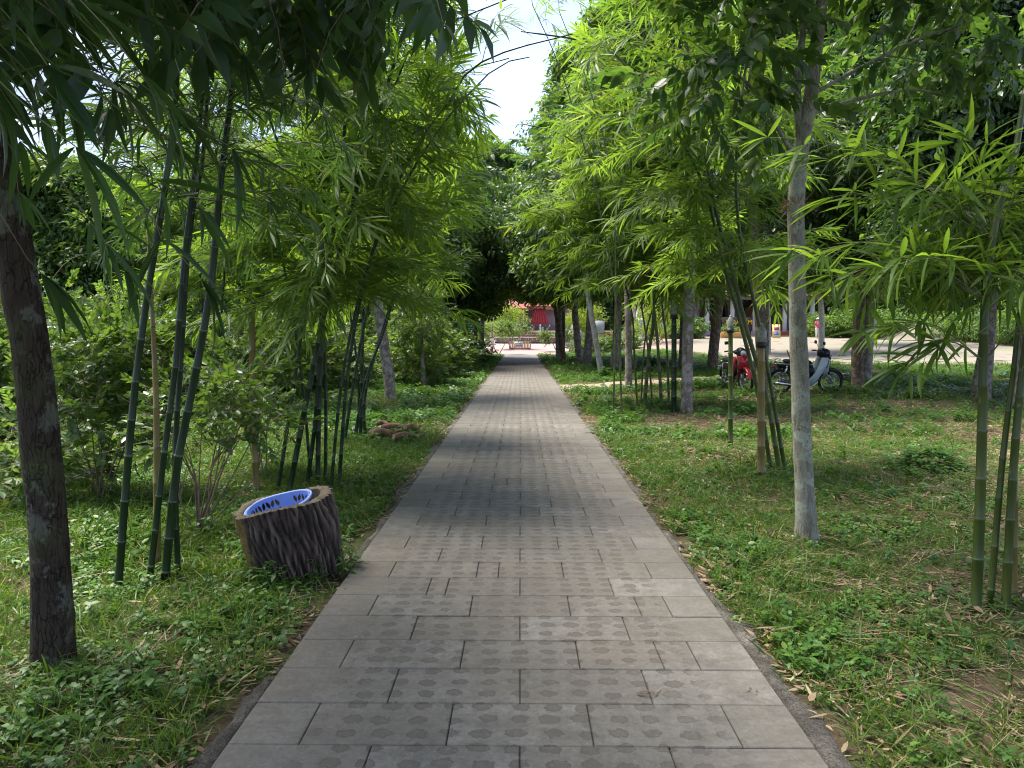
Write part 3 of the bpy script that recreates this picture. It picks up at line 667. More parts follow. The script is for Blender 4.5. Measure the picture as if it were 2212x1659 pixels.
cover('far_weeds', 12000, (-24, 20, 25, 52), G['weed'], lambda x, y: off(x, y) * (N2(x, y, .8, 7) > -.1) * trail_ok(x, y), (2.0, 3.6))
k = 26; aa = rng.uniform(-2.6, .3, k); rr_ = rng.uniform(.33, .42, k); sx_, sy_ = -1.53 + rr_ * np.cos(aa) * .95, 4.78 + rr_ * np.sin(aa)
scatter('stump_weeds', np.stack([sx_, sy_, terrain(sx_, sy_)], 1), np.stack([aa * 0, aa * 0, aa], 1), rng.uniform(.75, 1.25, k), P['weed_tall'] + P['grass_long'][:2])
x = rng.uniform(-1.15, 1.15, 60); yy = 2.2 + 22 * rng.uniform(0, 1, 60) ** 1.4
scatter('path_litter', np.stack([x, yy, x * 0 + .004], 1), np.stack([x * 0, x * 0, rng.uniform(0, 6.28, 60)], 1), rng.uniform(.18, .4, 60), [P['dry'][0], P['dry'][3]])
# ------------------------------------------------------------------ plants beside the path
def base_at(px, py, Y):
    p = at(px, py, Y); p[2] = gz(p[0], p[1]); return p
def up_from(base, pts, Ys=None, sink=.05):
    """control points: the base, then (px, py) of the photo at distances Ys (default the base's own)"""
    out = [base - np.array([0, 0, sink])]
    for i, q in enumerate(pts): out.append(at(q[0], q[1], base[1] if Ys is None else Ys[i]))
    return out
def arch(p, d, h1=1.6, n=3, out=.5):
    """continues a culm above the last point, bending over towards d"""
    p = np.asarray(p, float); d = np.asarray(d, float); return [p + d * out * (k / n) ** 2 * 2.2 + np.array([0, 0, h1 * (k / n) * (1 - .25 * k / n)]) for k in range(1, n + 1)]

# --- dark tree beside the camera on the stump's side of the path
b_ = base_at(118, 1425, 3.38)
tree(b_, up_from(b_, [(105, 1150), (72, 800), (40, 600), (8, 400), (-30, 200), (-90, -100), (-150, -420)]), .088, .068,
     [(-2.2, 3.0, 3.6, 1.0, .9, .45, 150), (-1.55, 2.6, 3.25, .8, .6, .42, 130), (-.80, 2.35, 3.0, .6, .5, .40, 170), (-2.6, 4.2, 4.1, 1.2, 1.0, .5, 90), (-.7, 3.2, 3.75, .7, .8, .3, 90), (-1.5, 1.9, 2.75, .5, .4, .28, 60), (-1.0, .9, 3.7, 1.5, 1.2, .5, 250)],
     'thick dark tree trunk with cracked lichen-spotted bark closest to the camera', bark='bark_dark', proto='broad_dark', scale=(.6, .95), rough=.10, n=70, sides=24, seed=2, flare=.2, limb0=.8)
# --- pale lichened tree on the other side
b_ = base_at(1745, 1150, 5.6)
tree(b_, up_from(b_, [(1733, 950), (1724, 700), (1720, 450), (1730, 330), (1752, 200), (1768, 60), (1790, -160), (1800, -500)]), .075, .037,
     [(2.9, 5.4, 4.6, 1.0, .9, .5, 170), (1.7, 5.2, 4.35, .75, .7, .42, 130), (1.45, 5.3, 3.55, .5, .4, .5, 75), (3.5, 5.7, 4.0, .8, .8, .6, 130), (2.2, 4.8, 5.2, 1.4, 1.2, .5, 200), (1.1, 5.0, 5.0, .9, .9, .35, 110)],
     'slender pale tree trunk with white lichen and a fork high up, beside the motorbikes', bark='bark_lichen', proto='broad', scale=(.7, 1.1), rough=.09, n=80, sides=20, seed=5, flare=.5,
     extra=[(up_from(at(1728, 300, 5.6), [(1722, 180), (1735, 60), (1742, -80), (1738, -300)], sink=0), .030, .02), ([at(1722, 190, 5.6), at(1680, 215, 5.5), at(1640, 225, 5.4), at(1585, 210, 5.2)], .016, .006), ([at(1738, 250, 5.6), at(1850, 215, 5.7), at(1960, 195, 5.8), at(2060, 205, 5.9)], .017, .006)])
root = empty('nest_fern', at(1722, 440, 5.52)); tag(root, 'dried brown tuft of roots clinging round the pale lichened trunk', 'plant')
lb = LB()
for i in range(70):
    a = U(0, 6.28); e = U(-.6, 1.0); lb.leaf((.05 * math.cos(a), .05 * math.sin(a), U(-.05, .02)), (math.cos(a) * math.cos(e), math.sin(a) * math.cos(e), math.sin(e)), (U(-1, 1), U(-1, 1), 1), U(.06, .15), .009, U(0, .6), .1, U(0, .6))
mesh_obj('root_mass', lb.mesh('root mass', [M['dry_leaf']]), root)

# --- other single trees: base px, py, distance, upper points, radii, crown
def T(px, py, Y, pts, r0, r1, lobes, label, **k):
    b = base_at(px, py, Y); Z = lambda l: (*at(l[0], l[1], l[2]), *l[3:])
    return tree(b, up_from(b, pts), r0, r1, [Z(l) for l in lobes], label, **k)
T(1483, 890, 14.4, [(1485, 760), (1489, 620), (1494, 480), (1500, 300), (1510, 120)], .115, .085, [(1500, 300, 15.5, 1.6, 1.5, 1.0, 260), (1560, 160, 15.5, 1.6, 1.4, 1.0, 260), (1430, 100, 15.5, 1.4, 1.4, .9, 240), (1500, -20, 15, 1.8, 1.5, .8, 260)],
  'upright grey mottled trunk standing between the bamboo poles and the red motorbike', proto='broad', scale=(1.0, 1.6), bark='bark_grey')
T(1358, 845, 19.5, [(1357, 700), (1354, 580), (1350, 430), (1345, 300)], .10, .07, [(1350, 420, 21, 1.7, 1.5, 1.2, 260), (1300, 300, 21, 1.5, 1.5, 1.2, 300)], 'straight grey-brown trunk just behind the thin bamboo poles', proto='broad', scale=(1.2, 1.9), bark='bark_grey')
T(1300, 810, 27, [(1288, 740), (1272, 650), (1262, 560), (1255, 450)], .115, .085, [(1250, 480, 28, 2.2, 2, 1.4, 240), (1210, 380, 29, 2.0, 2, 1.6, 260)], 'pale thin trunk leaning towards the path, beyond the earth trail', proto='broad', scale=(1.6, 2.4), bark='bark_pale')
T(1253, 788, 37, [(1246, 720), (1240, 640), (1240, 540)], .19, .15, [(1250, 440, 38, 3.2, 3, 2.4, 300), (1290, 300, 38, 3, 3, 2.2, 300), (1215, 350, 39, 2.2, 3, 2.4, 250)], 'grey furrowed trunk near the far end of the path', proto='far', scale=(1.0, 1.7), bark='bark_grey')
T(1219, 786, 38, [(1210, 720), (1200, 660), (1196, 560)], .15, .11, [(1180, 560, 39, 2.6, 2.5, 1.5, 260), (1190, 470, 40, 2.6, 2.5, 1.9, 240)], 'dark leaning forked trunk closest to the far end of the path', proto='far_dark', scale=(1.0, 1.7), bark='bark_brown', extra=[(up_from(base_at(1216, 770, 38.2), [(1218, 700), (1214, 620)]), .10, .08)])
T(1538, 800, 30, [(1543, 740), (1552, 660), (1562, 600), (1575, 500)], .22, .17, [(1560, 520, 31, 3, 2.5, 1.6, 260), (1600, 380, 31, 3.2, 2.6, 2.0, 300), (1500, 420, 31, 2.5, 2.5, 1.8, 240)], 'stout brown trunk leaning away from the path behind the grey one', proto='far', scale=(.9, 1.5), bark='bark_brown')
T(1648, 868, 17.5, [(1644, 760), (1638, 640), (1630, 520), (1625, 380)], .135, .10, [(1640, 400, 18.5, 1.7, 1.6, 1.0, 300), (1720, 330, 19, 1.8, 1.6, 1.2, 300), (1660, 540, 19, 1.2, 1.2, .6, 130)], 'dark trunk half hidden behind the pole with the large bottle cap', proto='broad_dark', scale=(1.1, 1.8), bark='bark_brown')
T(1853, 842, 20.2, [(1852, 760), (1856, 690), (1858, 620), (1850, 500)], .165, .14, [(1850, 500, 21, 2.0, 1.8, 1.1, 320), (1960, 420, 20, 2.2, 2, 1.4, 380), (1780, 400, 21, 1.8, 1.8, 1.3, 330), (1880, 280, 20, 2.4, 2, 1.4, 380), (2080, 300, 19, 2.2, 2, 1.5, 380)], 'stocky peeling trunk standing in the grass in front of the sandy yard', proto='broad_dark', scale=(1.2, 1.9), bark='bark_brown', flare=.6)
T(845, 866, 16.8, [(838, 800), (822, 700), (815, 620), (812, 500), (820, 380)], .135, .10, [(800, 430, 17.5, 1.8, 1.6, 1.2, 260), (900, 360, 18.5, 1.7, 1.6, 1.3, 280), (860, 220, 18, 1.7, 1.6, 1.2, 260)], 'grey furrowed trunk leaning over the grass behind the tied bamboo', proto='broad', scale=(1.2, 1.8), bark='bark_grey', rough=.09)
T(915, 836, 21.2, [(912, 760), (908, 690), (905, 620)], .07, .045, [(915, 690, 21.2, .9, .9, .5, 150), (900, 640, 21.2, .7, .8, .4, 100)], 'young leafy tree with a thin trunk beside the path', proto='shrub_green', scale=(1.2, 1.9), bark='bark_grey')
for (px, Y, py, r, lab) in ((985, 36, 786, .10, 'dark thin trunk in the shade beside the green sign'), (1007, 40, 783, .12, 'dark trunk crossing in front of the green sign'), (1028, 42, 781, .12, 'dark spotted trunk at the edge of the green sign'), (1332, 40, 772, .17, 'brown trunk with the bending person behind it')):
    cx, cy = px, 600
    T(px, py, Y, [(px - 1, 700), (px - 3, 600), (px - 5, 500)], r, r * .75, [(cx, 590 if px < 1100 else 560, Y + 1, 2.6, 2.4, 1.3, 130), (cx + (15 if px < 1100 else 0), 500, Y + 1, 2.8, 2.6, 1.8, 140)], lab, proto='far_dark', scale=(1.0, 1.6), bark='bark_brown')
for (px, py, Y, r, lab) in ((1775, 728, 46, .19, 'white-washed trunk standing alone in the sandy yard'), (1887, 722, 52, .20, 'white-washed trunk beside the dark hedge past the yard'), (1660, 742, 44, .15, 'whitish trunk between the coffee sign and the framed poster')):
    T(px, py, Y, [(px, 690), (px - 3, 630), (px - 4, 540)], r, r * .8, [(px, 585, Y, 3.2, 2.6, 1.6, 380), (px + 20, 490, Y + 1, 3.4, 2.6, 2, 380)], lab, proto='far', scale=(1.1, 1.8), bark='bark_pale')

# --- broad trees that close the view
def big(px, Y, top, w_, label, proto='far', dens=1.0, bark='bark_grey', z0=2.0, scale=(1.2, 2.1), group=None, seed=0, sp=.5, gap=0.0):
    b = base_at(px, 750, Y); H = at(px, top, Y)[2]; lob = []
    k = max(3, int((H - z0) / (w_ * .75)))
    for i in range(k):
        u = (i + .5) / k; ww = w_ * (1 - .45 * u ** 2) * (.75 + .25 * math.sin(3.1 * (u * .9 + .1)))
        for a in range(2 if w_ < 2.5 else 3):
            an = U(0, 6.28); lob.append((b[0] + math.cos(an) * ww * sp, b[1] + math.sin(an) * ww * sp, z0 + (H - z0) * u, ww * .72, ww * .72, min(ww * .62, (H - z0) / k * .95), int((230 if Y < 30 else 170) * dens * ww)))
    return tree(b, [b - np.array([0, 0, .1]), b + np.array([U(-.2, .2), 0, z0 * .7]), b + np.array([U(-.3, .3), 0, (H - b[2]) * .75])], .09 + .012 * H, .05, lob, label, proto=proto, scale=scale, bark=bark, limbs=False, group=group, seed=seed, gap=gap, zmin=z0 + .25)
BT = [(1062, 84, 292, 6.0, 'tall round-topped tree far off under the gap of open sky', 'far', 1.3), (1122, 88, 330, 5.4, 'lower hazy tree beside the far round-topped one', 'far', 1.2),
      (1000, 46, 330, 3.2, 'big leafy tree at the far end of the path behind the green sign', 'far', 1.2), (950, 38, 300, 3.0, 'dense tree rising over the flowering shrubs', 'far', .8), (890, 32, 200, 3.0, 'bushy tall tree beyond the young leafy tree', 'far', 1.1),
      (1040, 44.5, 450, 2.6, 'dark-leaved tree overhanging the end of the path', 'far', .8), (1208, 44, 430, 2.3, 'leafy tree overhanging the striped barrier', 'far', 1.1), (1215, 43, 200, 2.6, 'tall bright tree bordering the sky gap', 'far', 1.3), (1265, 34, 90, 2.9, 'tall tree with small leaves against the sky', 'far', 1.3),
      (1330, 30, 30, 2.9, 'tall leafy tree behind the straight grey-brown trunk', 'far', 1.2), (1478, 33, 120, 3.4, 'broad tree behind the upright grey trunk', 'far', 1.1),
      (760, 34, 330, 3.4, 'rounded tree behind the tied bamboo', 'far', 1.0), (640, 27, 400, 3.0, 'mid-green tree behind the second bamboo clump', 'far', 1.0), (500, 24, 380, 2.8, 'leafy tree behind the rough stump', 'far', 1.0), (360, 22, 400, 2.6, 'spreading tree behind the dark green culms', 'far', 1.0), (215, 20, 395, 2.6, 'leafy tree behind the olive shrub', 'far', 1.1), (60, 19, 340, 2.7, 'leafy tree behind the dark trunk', 'far', 1.1), (-120, 22, 300, 3.2, 'tree at the edge of view past the dark trunk', 'far', .8),
      (1645, 26, 60, 3.0, 'tall tree rising behind the red motorbike', 'far', 1.1), (1730, 24, -20, 3.0, 'tall dark tree rising behind the white motorbike', 'far_dark', 1.2), (1868, 24, -60, 3.2, 'large dark tree right behind the stocky peeling trunk', 'far_dark', 1.3), (2122, 17, -150, 3.0, 'large shady tree behind the near yellow-green bamboo', 'far_dark', 1.3), (2208, 15, -100, 2.6, 'shady tree at the edge of view behind the bamboo', 'far_dark', 1.2), (2330, 16, -200, 3.0, 'tree just past the edge of view by the bamboo', 'far_dark', .8)]
for i, (px, Y, top, w_, lab, pr, dn) in enumerate(BT):
    big(px, Y, top, w_, lab, pr, dn, z0={22: 3.6, 24: 3.6, 17: 3.3, 15: 3.1, 26: 3.4, 16: 3.2, 38: 2.4}.get(Y, 3.45 if Y > 29 else 1.4) if px > 850 else (1.0 if px < 500 else 2.0), seed=i, scale=(.62, 1.1) if Y < 30 else (.95, 1.55), gap=.1)
# a wood closes the horizon
for side, n in (('dense wood far beyond the plaza and the yard', 900),):
    pts = []; 
    for i in range(46):
        an = -1.25 + 2.5 * i / 45; rr = U(84, 100); cx, cy = math.sin(an) * rr, math.cos(an) * rr; h = U(6, 11)
        q = rng.normal(size=(int(420), 3)); q /= np.linalg.norm(q, axis=1)[:, None]; q = q * (rng.uniform(0, 1, len(q)) ** .35)[:, None]
        pts.append(q * np.array([4.2, 3.0, h * .55]) + np.array([cx, cy, h * .5]))
    for i in range(20):
        cx, cy = -17 - 1.9 * i, 30 + 1.0 * i + U(-2, 2); h = U(5, 8); q = rng.normal(size=(380, 3)); q /= np.linalg.norm(q, axis=1)[:, None]; q = q * (rng.uniform(0, 1, len(q)) ** .35)[:, None]
        pts.append(q * np.array([2.6, 2.2, h * .55]) + np.array([cx, cy, h * .5]))
    pts = np.concatenate(pts); o = scatter('far_woodland', pts, eul(rng.normal(size=pts.shape), 2.0), rng.uniform(2.2, 4.2, len(pts)), P['far'] + P['far_dark'][:2])

# --- bamboo beside the camera-side dark tree: dark green culms
def C(pts, Y, r, dr=None, Ys=None, top=(0, 0, 0), h1=2.0, n=3, out=.6, sink=.06):
    b = base_at(pts[0][0], pts[0][1], Y); c = up_from(b, pts[1:], Ys, sink); return (c + arch(c[-1], np.array(top, float), h1, n, out), r)
b_ = base_at(330, 1245, 4.55)
bamboo(b_, [C([(252, 1258), (285, 900), (318, 640), (345, 480), (370, 300), (385, 100)], 4.45, .026, top=(-.6, .3, 0)), C([(318, 1245), (352, 1000), (378, 800), (398, 560), (425, 330), (445, 120)], 4.55, .022, top=(.2, .5, 0)),
            C([(352, 1242), (382, 1010), (420, 820), (455, 620), (478, 380), (500, 200), (520, 20)], 4.6, .029, top=(.6, .2, 0)), C([(384, 1232), (378, 1000), (392, 760), (410, 500), (440, 330), (450, 100)], 4.7, .021, top=(.3, -.4, 0))],
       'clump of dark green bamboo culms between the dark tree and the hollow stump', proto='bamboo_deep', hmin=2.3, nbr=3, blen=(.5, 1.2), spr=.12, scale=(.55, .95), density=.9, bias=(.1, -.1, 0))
b2 = base_at(338, 1200, 4.9)
bamboo(b2, [C([(338, 1210), (338, 900), (330, 700), (322, 560)], 4.85, .028, top=(0, 0, 0), h1=.3, out=.05)], 'single old brown bamboo pole among the dark green culms', mats=('culm_old', 'node'), hmin=9, name='bamboo_pole')
# --- second clump and the tied clump, with the bright foliage over them
b_ = base_at(655, 1040, 7.4)
bamboo(b_, [C([(597, 1048), (628, 880), (655, 700), (700, 520), (760, 330), (850, 190)], 7.35, .021, top=(.9, -.2, 0), h1=1.0), C([(622, 1045), (665, 850), (705, 660), (745, 500), (800, 300), (870, 80)], 7.35, .030, top=(.9, 0, 0), h1=1.2),
            C([(660, 1020), (682, 900), (692, 700), (700, 500), (690, 250), (660, 40)], 7.6, .024, top=(-.5, .2, 0)), C([(685, 1018), (690, 850), (702, 640), (730, 420), (750, 180), (740, 20)], 7.6, .028, top=(.2, -.5, 0)),
            C([(702, 1012), (703, 820), (690, 620), (640, 430), (580, 250), (520, 80)], 7.7, .020, top=(-.8, 0, 0), h1=1.3), C([(730, 1022), (752, 800), (790, 600), (840, 440), (910, 300), (985, 200)], 7.5, .021, top=(.9, -.1, 0), h1=.7),
            C([(712, 1016), (742, 800), (800, 560), (890, 370), (975, 245), (1050, 165)], 7.4, .018, top=(.5, 0, 0), h1=.25, out=.4), C([(672, 1014), (650, 800), (610, 560), (560, 400), (480, 260)], 7.9, .018, top=(-.9, 0, 0), h1=.9)],
       'bushy clump of green bamboo leaning over the path behind the hollow stump', hmin=1.75, nbr=2, blen=(.6, 1.8), spr=.14, scale=(1.05, 1.75), bias=(.12, -.05, 0), keep=lambda p: p[0] / p[1] < (-.005 if 3.75 < p[2] < 4.7 else -.085) and p[2] > 1.6)
b_ = base_at(778, 940, 10.8)
bamboo(b_, [C([(742, 960), (765, 820), (800, 640), (850, 470), (900, 330), (940, 220)], 10.4, .026, top=(.8, 0, 0), h1=.8), C([(762, 948), (790, 820), (828, 720), (850, 640), (880, 500), (900, 330)], 10.7, .022, top=(.4, .2, 0)),
            C([(778, 935), (782, 780), (785, 640), (775, 450), (760, 260)], 11, .030, top=(-.3, 0, 0)), C([(790, 938), (786, 880), (800, 800), (842, 660), (858, 560), (930, 420)], 10.9, .025, top=(.8, -.2, 0), h1=.8), C([(768, 945), (775, 860), (760, 700), (720, 520), (700, 330)], 11, .02, top=(-.6, 0, 0))],
       'clump of bamboo tied with cord beside the pile of cut roots', hmin=2.0, nbr=3, blen=(.6, 1.6), spr=.145, scale=(1.05, 1.7), bias=(.1, -.1, 0), keep=lambda p: p[0] / p[1] < -.085 and p[2] > 2.0)
ob = MB()
for z in (.42, .46, .50): ob.torus(at(785, 868, 10.95) + np.array([0, 0, z - .46]), .055, .006, 20, 5)
o = ob.build('cord', simple('cord', (.30, .24, .16), .9)); tag(o, 'brown cord wound round the tied bamboo culms', 'cord')
b_ = base_at(470, 870, 15)
bamboo(b_, [C([(450, 880), (440, 700), (420, 500), (380, 330)], 15, .03, top=(-.8, 0, 0), h1=1.6), C([(470, 872), (480, 650), (500, 450), (520, 280)], 15, .03, top=(.3, 0, 0)), C([(490, 872), (540, 640), (600, 440), (660, 300)], 15.2, .03, top=(.8, 0, 0)), C([(480, 870), (460, 600), (500, 400), (470, 200)], 15.4, .03, top=(-.2, 0, 0))],
       'bright bamboo thicket behind the dark green culms', hmin=2.2, nbr=3, blen=(.8, 1.9), spr=.13, scale=(1.2, 1.8))
# --- bamboo on the motorbike side
b_ = base_at(1690, 1010, 8.2)
bamboo(b_, [C([(1688, 1012), (1655, 850), (1618, 730), (1585, 600), (1545, 450), (1518, 300), (1505, 180), (1455, 0)], 8.2, .030, top=(-.8, -.2, 0), h1=1.0), C([(1668, 1005), (1640, 860), (1600, 700), (1560, 560), (1520, 400), (1440, 250), (1350, 140)], 8.35, .027, top=(-.9, 0, 0), h1=.5),
            C([(1700, 1010), (1668, 850), (1640, 700), (1600, 520), (1590, 350), (1610, 150)], 8.3, .026, top=(.3, 0, 0))],
       'leaning green bamboo culms bound at their nodes beside the pole with the large bottle cap', mats=('culm_light', 'node'), hmin=2.1, nbr=3, blen=(.5, 1.4), spr=.145, scale=(1.0, 1.7), bias=(-.25, -.1, 0), keep=lambda p: p[0] / p[1] > .085)
b_ = base_at(1420, 880, 15)
bamboo(b_, [C([(1391, 872), (1402, 760), (1412, 680), (1400, 520), (1330, 400), (1250, 330)], 15.2, .042, top=(-.9, 0, 0), h1=.8), C([(1430, 888), (1422, 760), (1412, 670), (1380, 500), (1370, 300)], 15, .036, top=(-.3, 0, 0)), C([(1446, 890), (1440, 740), (1430, 640), (1440, 450), (1420, 260)], 15, .026, top=(-.5, 0, 0)),
            C([(1377, 862), (1370, 760), (1362, 660), (1310, 500), (1230, 420)], 16, .026, top=(-.8, 0, 0), h1=.7), C([(1384, 862), (1400, 700), (1470, 520), (1480, 330)], 16, .022, top=(.5, 0, 0)), C([(1412, 820), (1395, 720), (1360, 560), (1290, 480), (1180, 470)], 15.4, .022, top=(-.8, -.3, 0), h1=.2)],
       'spreading clump of yellow-green bamboo poles before the earth trail', mats=('culm_light', 'node'), hmin=2.3, nbr=3, blen=(.8, 2.0), spr=.18, scale=(1.3, 2.1), bias=(-.25, -.1, 0), keep=lambda p: p[0] / p[1] > (.0 if p[2] < 4.6 else .06) and p[2] > 2.0)
b_ = base_at(1330, 868, 13.5)
bamboo(b_, [C([(1345, 872), (1330, 650), (1290, 430), (1240, 240), (1195, 110), (1150, 10)], 13.5, .020, top=(-.4, 0, 0), h1=.8, out=.3), C([(1325, 870), (1330, 600), (1320, 380), (1270, 180), (1210, 30)], 13.4, .018, top=(-.3, 0, 0), h1=.8, out=.3)],
       'two thin bamboo wands arching into the gap of sky over the path', mats=('culm_light', 'node'), hmin=4.2, nbr=2, blen=(.5, 1.2), spr=.2, scale=(.9, 1.4), up=.3, density=.45, keep=lambda p: p[0] / p[1] > .02)
b_ = base_at(2150, 1290, 4.15)
bamboo(b_, [C([(2108, 1318), (2118, 1050), (2124, 800), (2128, 640), (2150, 480), (2200, 300)], 4.05, .031, top=(.4, .3, 0), h1=1.0), C([(2138, 1290), (2165, 1000), (2190, 800), (2215, 600), (2280, 350)], 4.2, .020, top=(.7, 0, 0), h1=1.0), C([(2172, 1310), (2190, 1000), (2215, 750), (2260, 450)], 4.15, .026, top=(.6, .2, 0), h1=1.0)],
       'near yellow-green bamboo clump with long bright leaves reaching in beside the yard', mats=('culm_light', 'node'), hmin=9, name='bamboo_clump')
# its branches: a few chosen ones that carry large leaves, each leaf a part of its own
near_r = bpy.data.objects[-1] if False else [o for o in COL.objects if o.get('label', '').startswith('near yellow-green bamboo')][0]
def branch_leaves(root, a, b, sag, n_tw, lens, spread=1.0, key='bamboo_leaf', wr=.13, r=.005):
    a = np.asarray(a, float); b = np.asarray(b, float); b0 = np.array(root.location); m_ = (a + b) / 2 + np.array([0, 0, sag]); pts = crv([a, m_, b], 14)
    q = MB(); q.tube(pts - b0, np.linspace(r, r * .3, 14), 5, 0, False); P_, D_, S_ = [], [], []
    for k in range(n_tw):
        i = int(3 + 10 * (k + 1) / n_tw); i = min(i, 13); t = unit(pts[min(i, 13)] - pts[i - 1]); sd_ = np.cross(t, [0, 0, 1.0]) * (1 if k % 2 else -1)
        d = unit(t + sd_ * U(.2, 1.0) * spread + np.array([0, 0, U(-.5, .3)])); e = pts[i] + d * U(.05, .16); q.tube(np.array([pts[i], (pts[i] + e) / 2, e]) - b0, [.002, .0016, .0012], 4, 0, False)
        for j in range(int(U(3, 7))):
            dd = unit(d + rng.normal(size=3) * .55 * spread + np.array([0, 0, -.12])); P_.append(e); D_.append(dd); S_.append(U(*lens))
    q.build('branch', [M['twig']], root); leaf_parts(root, P_, D_, S_, key, wr)
nodeA = at(2126, 780, 4.05); nodeB = at(2128, 650, 4.05); nodeC = at(2145, 520, 4.1)
for (a, px, py, Y, sg, n) in ((nodeA, 1900, 700, 3.9, .10, 4), (nodeA, 1960, 790, 3.8, .12, 4), (nodeA, 2240, 740, 3.9, .1, 4), (nodeB, 1730, 545, 3.6, .18, 6), (nodeB, 1800, 600, 3.7, .15, 6), (nodeB, 1960, 560, 3.4, .1, 6), (nodeB, 2230, 600, 3.6, .1, 5), (nodeC, 1830, 420, 3.9, .1, 5), (nodeC, 1900, 330, 3.9, .05, 5), (nodeC, 2010, 400, 3.7, .05, 6), (nodeC, 2100, 300, 3.8, .05, 5), (nodeC, 2230, 380, 3.8, .05, 5), (nodeC, 1720, 300, 3.8, .15, 5)):
    branch_leaves(near_r, a, at(px, py, Y), sg, n + 5, (.15, .28), 1.0, 'bamboo_leaf', .10)
br = []
q_, d_, s_ = [], [], []
for (a, px, py, Y) in ((nodeB, 1900, 560, 4.4), (nodeB, 2020, 540, 4.4), (nodeB, 2160, 540, 4.3), (nodeC, 2000, 450, 4.4), (nodeC, 2150, 420, 4.4), (nodeB, 1980, 620, 4.2), (nodeB, 2120, 610, 4.2), (nodeC, 2200, 500, 4.4), (nodeB, 1850, 610, 4.3)):
    e = at(px, py, Y); c = crv([a, (a + e) / 2 + np.array([0, 0, .12]), e], 12) - np.array(near_r.location); mb = MB(); mb.tube(c, np.linspace(.0045, .0015, 12), 4, 0, False); mb.build('branch', [M['twig']], near_r)
    for k in range(3, 12):
        for j in range(2): q_.append(c[k]); d_.append(unit(c[k] - c[k - 1] + rng.normal(size=3) * .5)); s_.append(U(.8, 1.2))
scatter('foliage', np.array(q_), eul(np.array(d_), .7), np.array(s_), P['bamboo'], near_r)

# --- bamboo standing beside the camera, out of view, whose lowest branches hang into it with large dark leaves
b_ = np.array([-1.9, 1.15, gz(-1.9, 1.15)])
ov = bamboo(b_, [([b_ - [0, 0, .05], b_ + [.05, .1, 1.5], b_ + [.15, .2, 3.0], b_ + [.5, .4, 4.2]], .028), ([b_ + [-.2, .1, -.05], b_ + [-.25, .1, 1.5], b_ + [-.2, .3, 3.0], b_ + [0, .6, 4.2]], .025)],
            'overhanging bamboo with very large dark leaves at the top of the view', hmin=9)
for (px, py, Y, n, sx_) in ((230, 60, 1.55, 3, -.2), (90, 260, 1.5, 4, -.4), (330, 190, 1.9, 3, 0), (60, 80, 1.7, 4, -.3), (420, 270, 2.1, 4, .1), (330, 460, 2.2, 3, .1), (380, 540, 2.3, 2, .1), (160, 430, 2.1, 4, -.3), (480, 60, 2.2, 4, 0), (240, 330, 1.9, 4, -.1), (60, 560, 2.2, 2, -.3), (140, 160, 2.4, 7, 0), (300, 110, 2.6, 7, 0), (30, 330, 2.5, 7, 0), (400, 380, 2.7, 7, 0), (260, 560, 2.8, 5, 0)):
    e = at(px, py, Y); branch_leaves(ov, b_ + np.array([.1, .15, 2.6 + U(-.3, .5)]), e, .25, n, (.14, .26), .9, 'bamboo_leaf_deep', .12, .004)
# unseen trees added behind and beside the camera to shade the near path
for (x_, y_, r_, lab) in ((-3.4, -2.6, 2.3, 'added unseen shade tree behind the camera on the stump side'), (3.6, -2.2, 2.4, 'added unseen shade tree behind the camera on the motorbike side'), (-4.6, 1.6, 2.0, 'added unseen shade tree beside the camera past the dark trunk'), (4.9, 1.2, 2.0, 'added unseen shade tree beside the camera past the near bamboo')):
    b_ = np.array([x_, y_, gz(x_, y_)])
    tree(b_, [b_ - [0, 0, .1], b_ + [0, 0, 2], b_ + [0, 0, 4.6]], .13, .07, [(x_ * .9, y_ + .3, 5.6, r_, r_, .9, 300), (x_ * .55, y_ + .6, 6.3, r_, r_, .8, 220), (x_ * 1.1, y_ - .5, 6.6, r_ * .9, r_ * .9, .8, 150)], lab, proto='broad', scale=(1.0, 1.6), bark='bark_grey')

# --- shrubs and low growth
def S(px, py, Y, lobes, label, **k):
    b = base_at(px, py, Y); Z = lambda l: (*at(l[0], l[1], l[2]), *l[3:]); return shrub(b, [Z(l) for l in lobes], label, **k)
S(215, 1060, 6.6, [(200, 760, 6.7, .50, .45, .28, 150), (270, 740, 6.8, .45, .4, .26, 130), (160, 850, 6.6, .35, .35, .25, 60), (300, 850, 6.7, .45, .4, .3, 70), (240, 930, 6.7, .45, .4, .25, 80)], 'olive-leaved shrub with pale shoots between the dark trunk and the bamboo', proto='shrub', scale=(.75, 1.2), stems=9)
S(425, 1150, 5.6, [(430, 880, 5.7, .42, .4, .30, 60), (520, 840, 5.9, .40, .4, .28, 60), (380, 930, 5.6, .3, .3, .2, 25), (560, 900, 6.0, .3, .3, .2, 35)], 'sparse shrub with bare forking stems behind the hollow stump', proto='shrub', scale=(.65, 1.05), stems=12, stem_r=.009)
S(560, 950, 7.9, [(570, 800, 8, .45, .4, .35, 90), (520, 780, 8.2, .4, .4, .3, 70)], 'leafy shrub around the pole with the dark ball cap', proto='shrub_green', scale=(.9, 1.4))
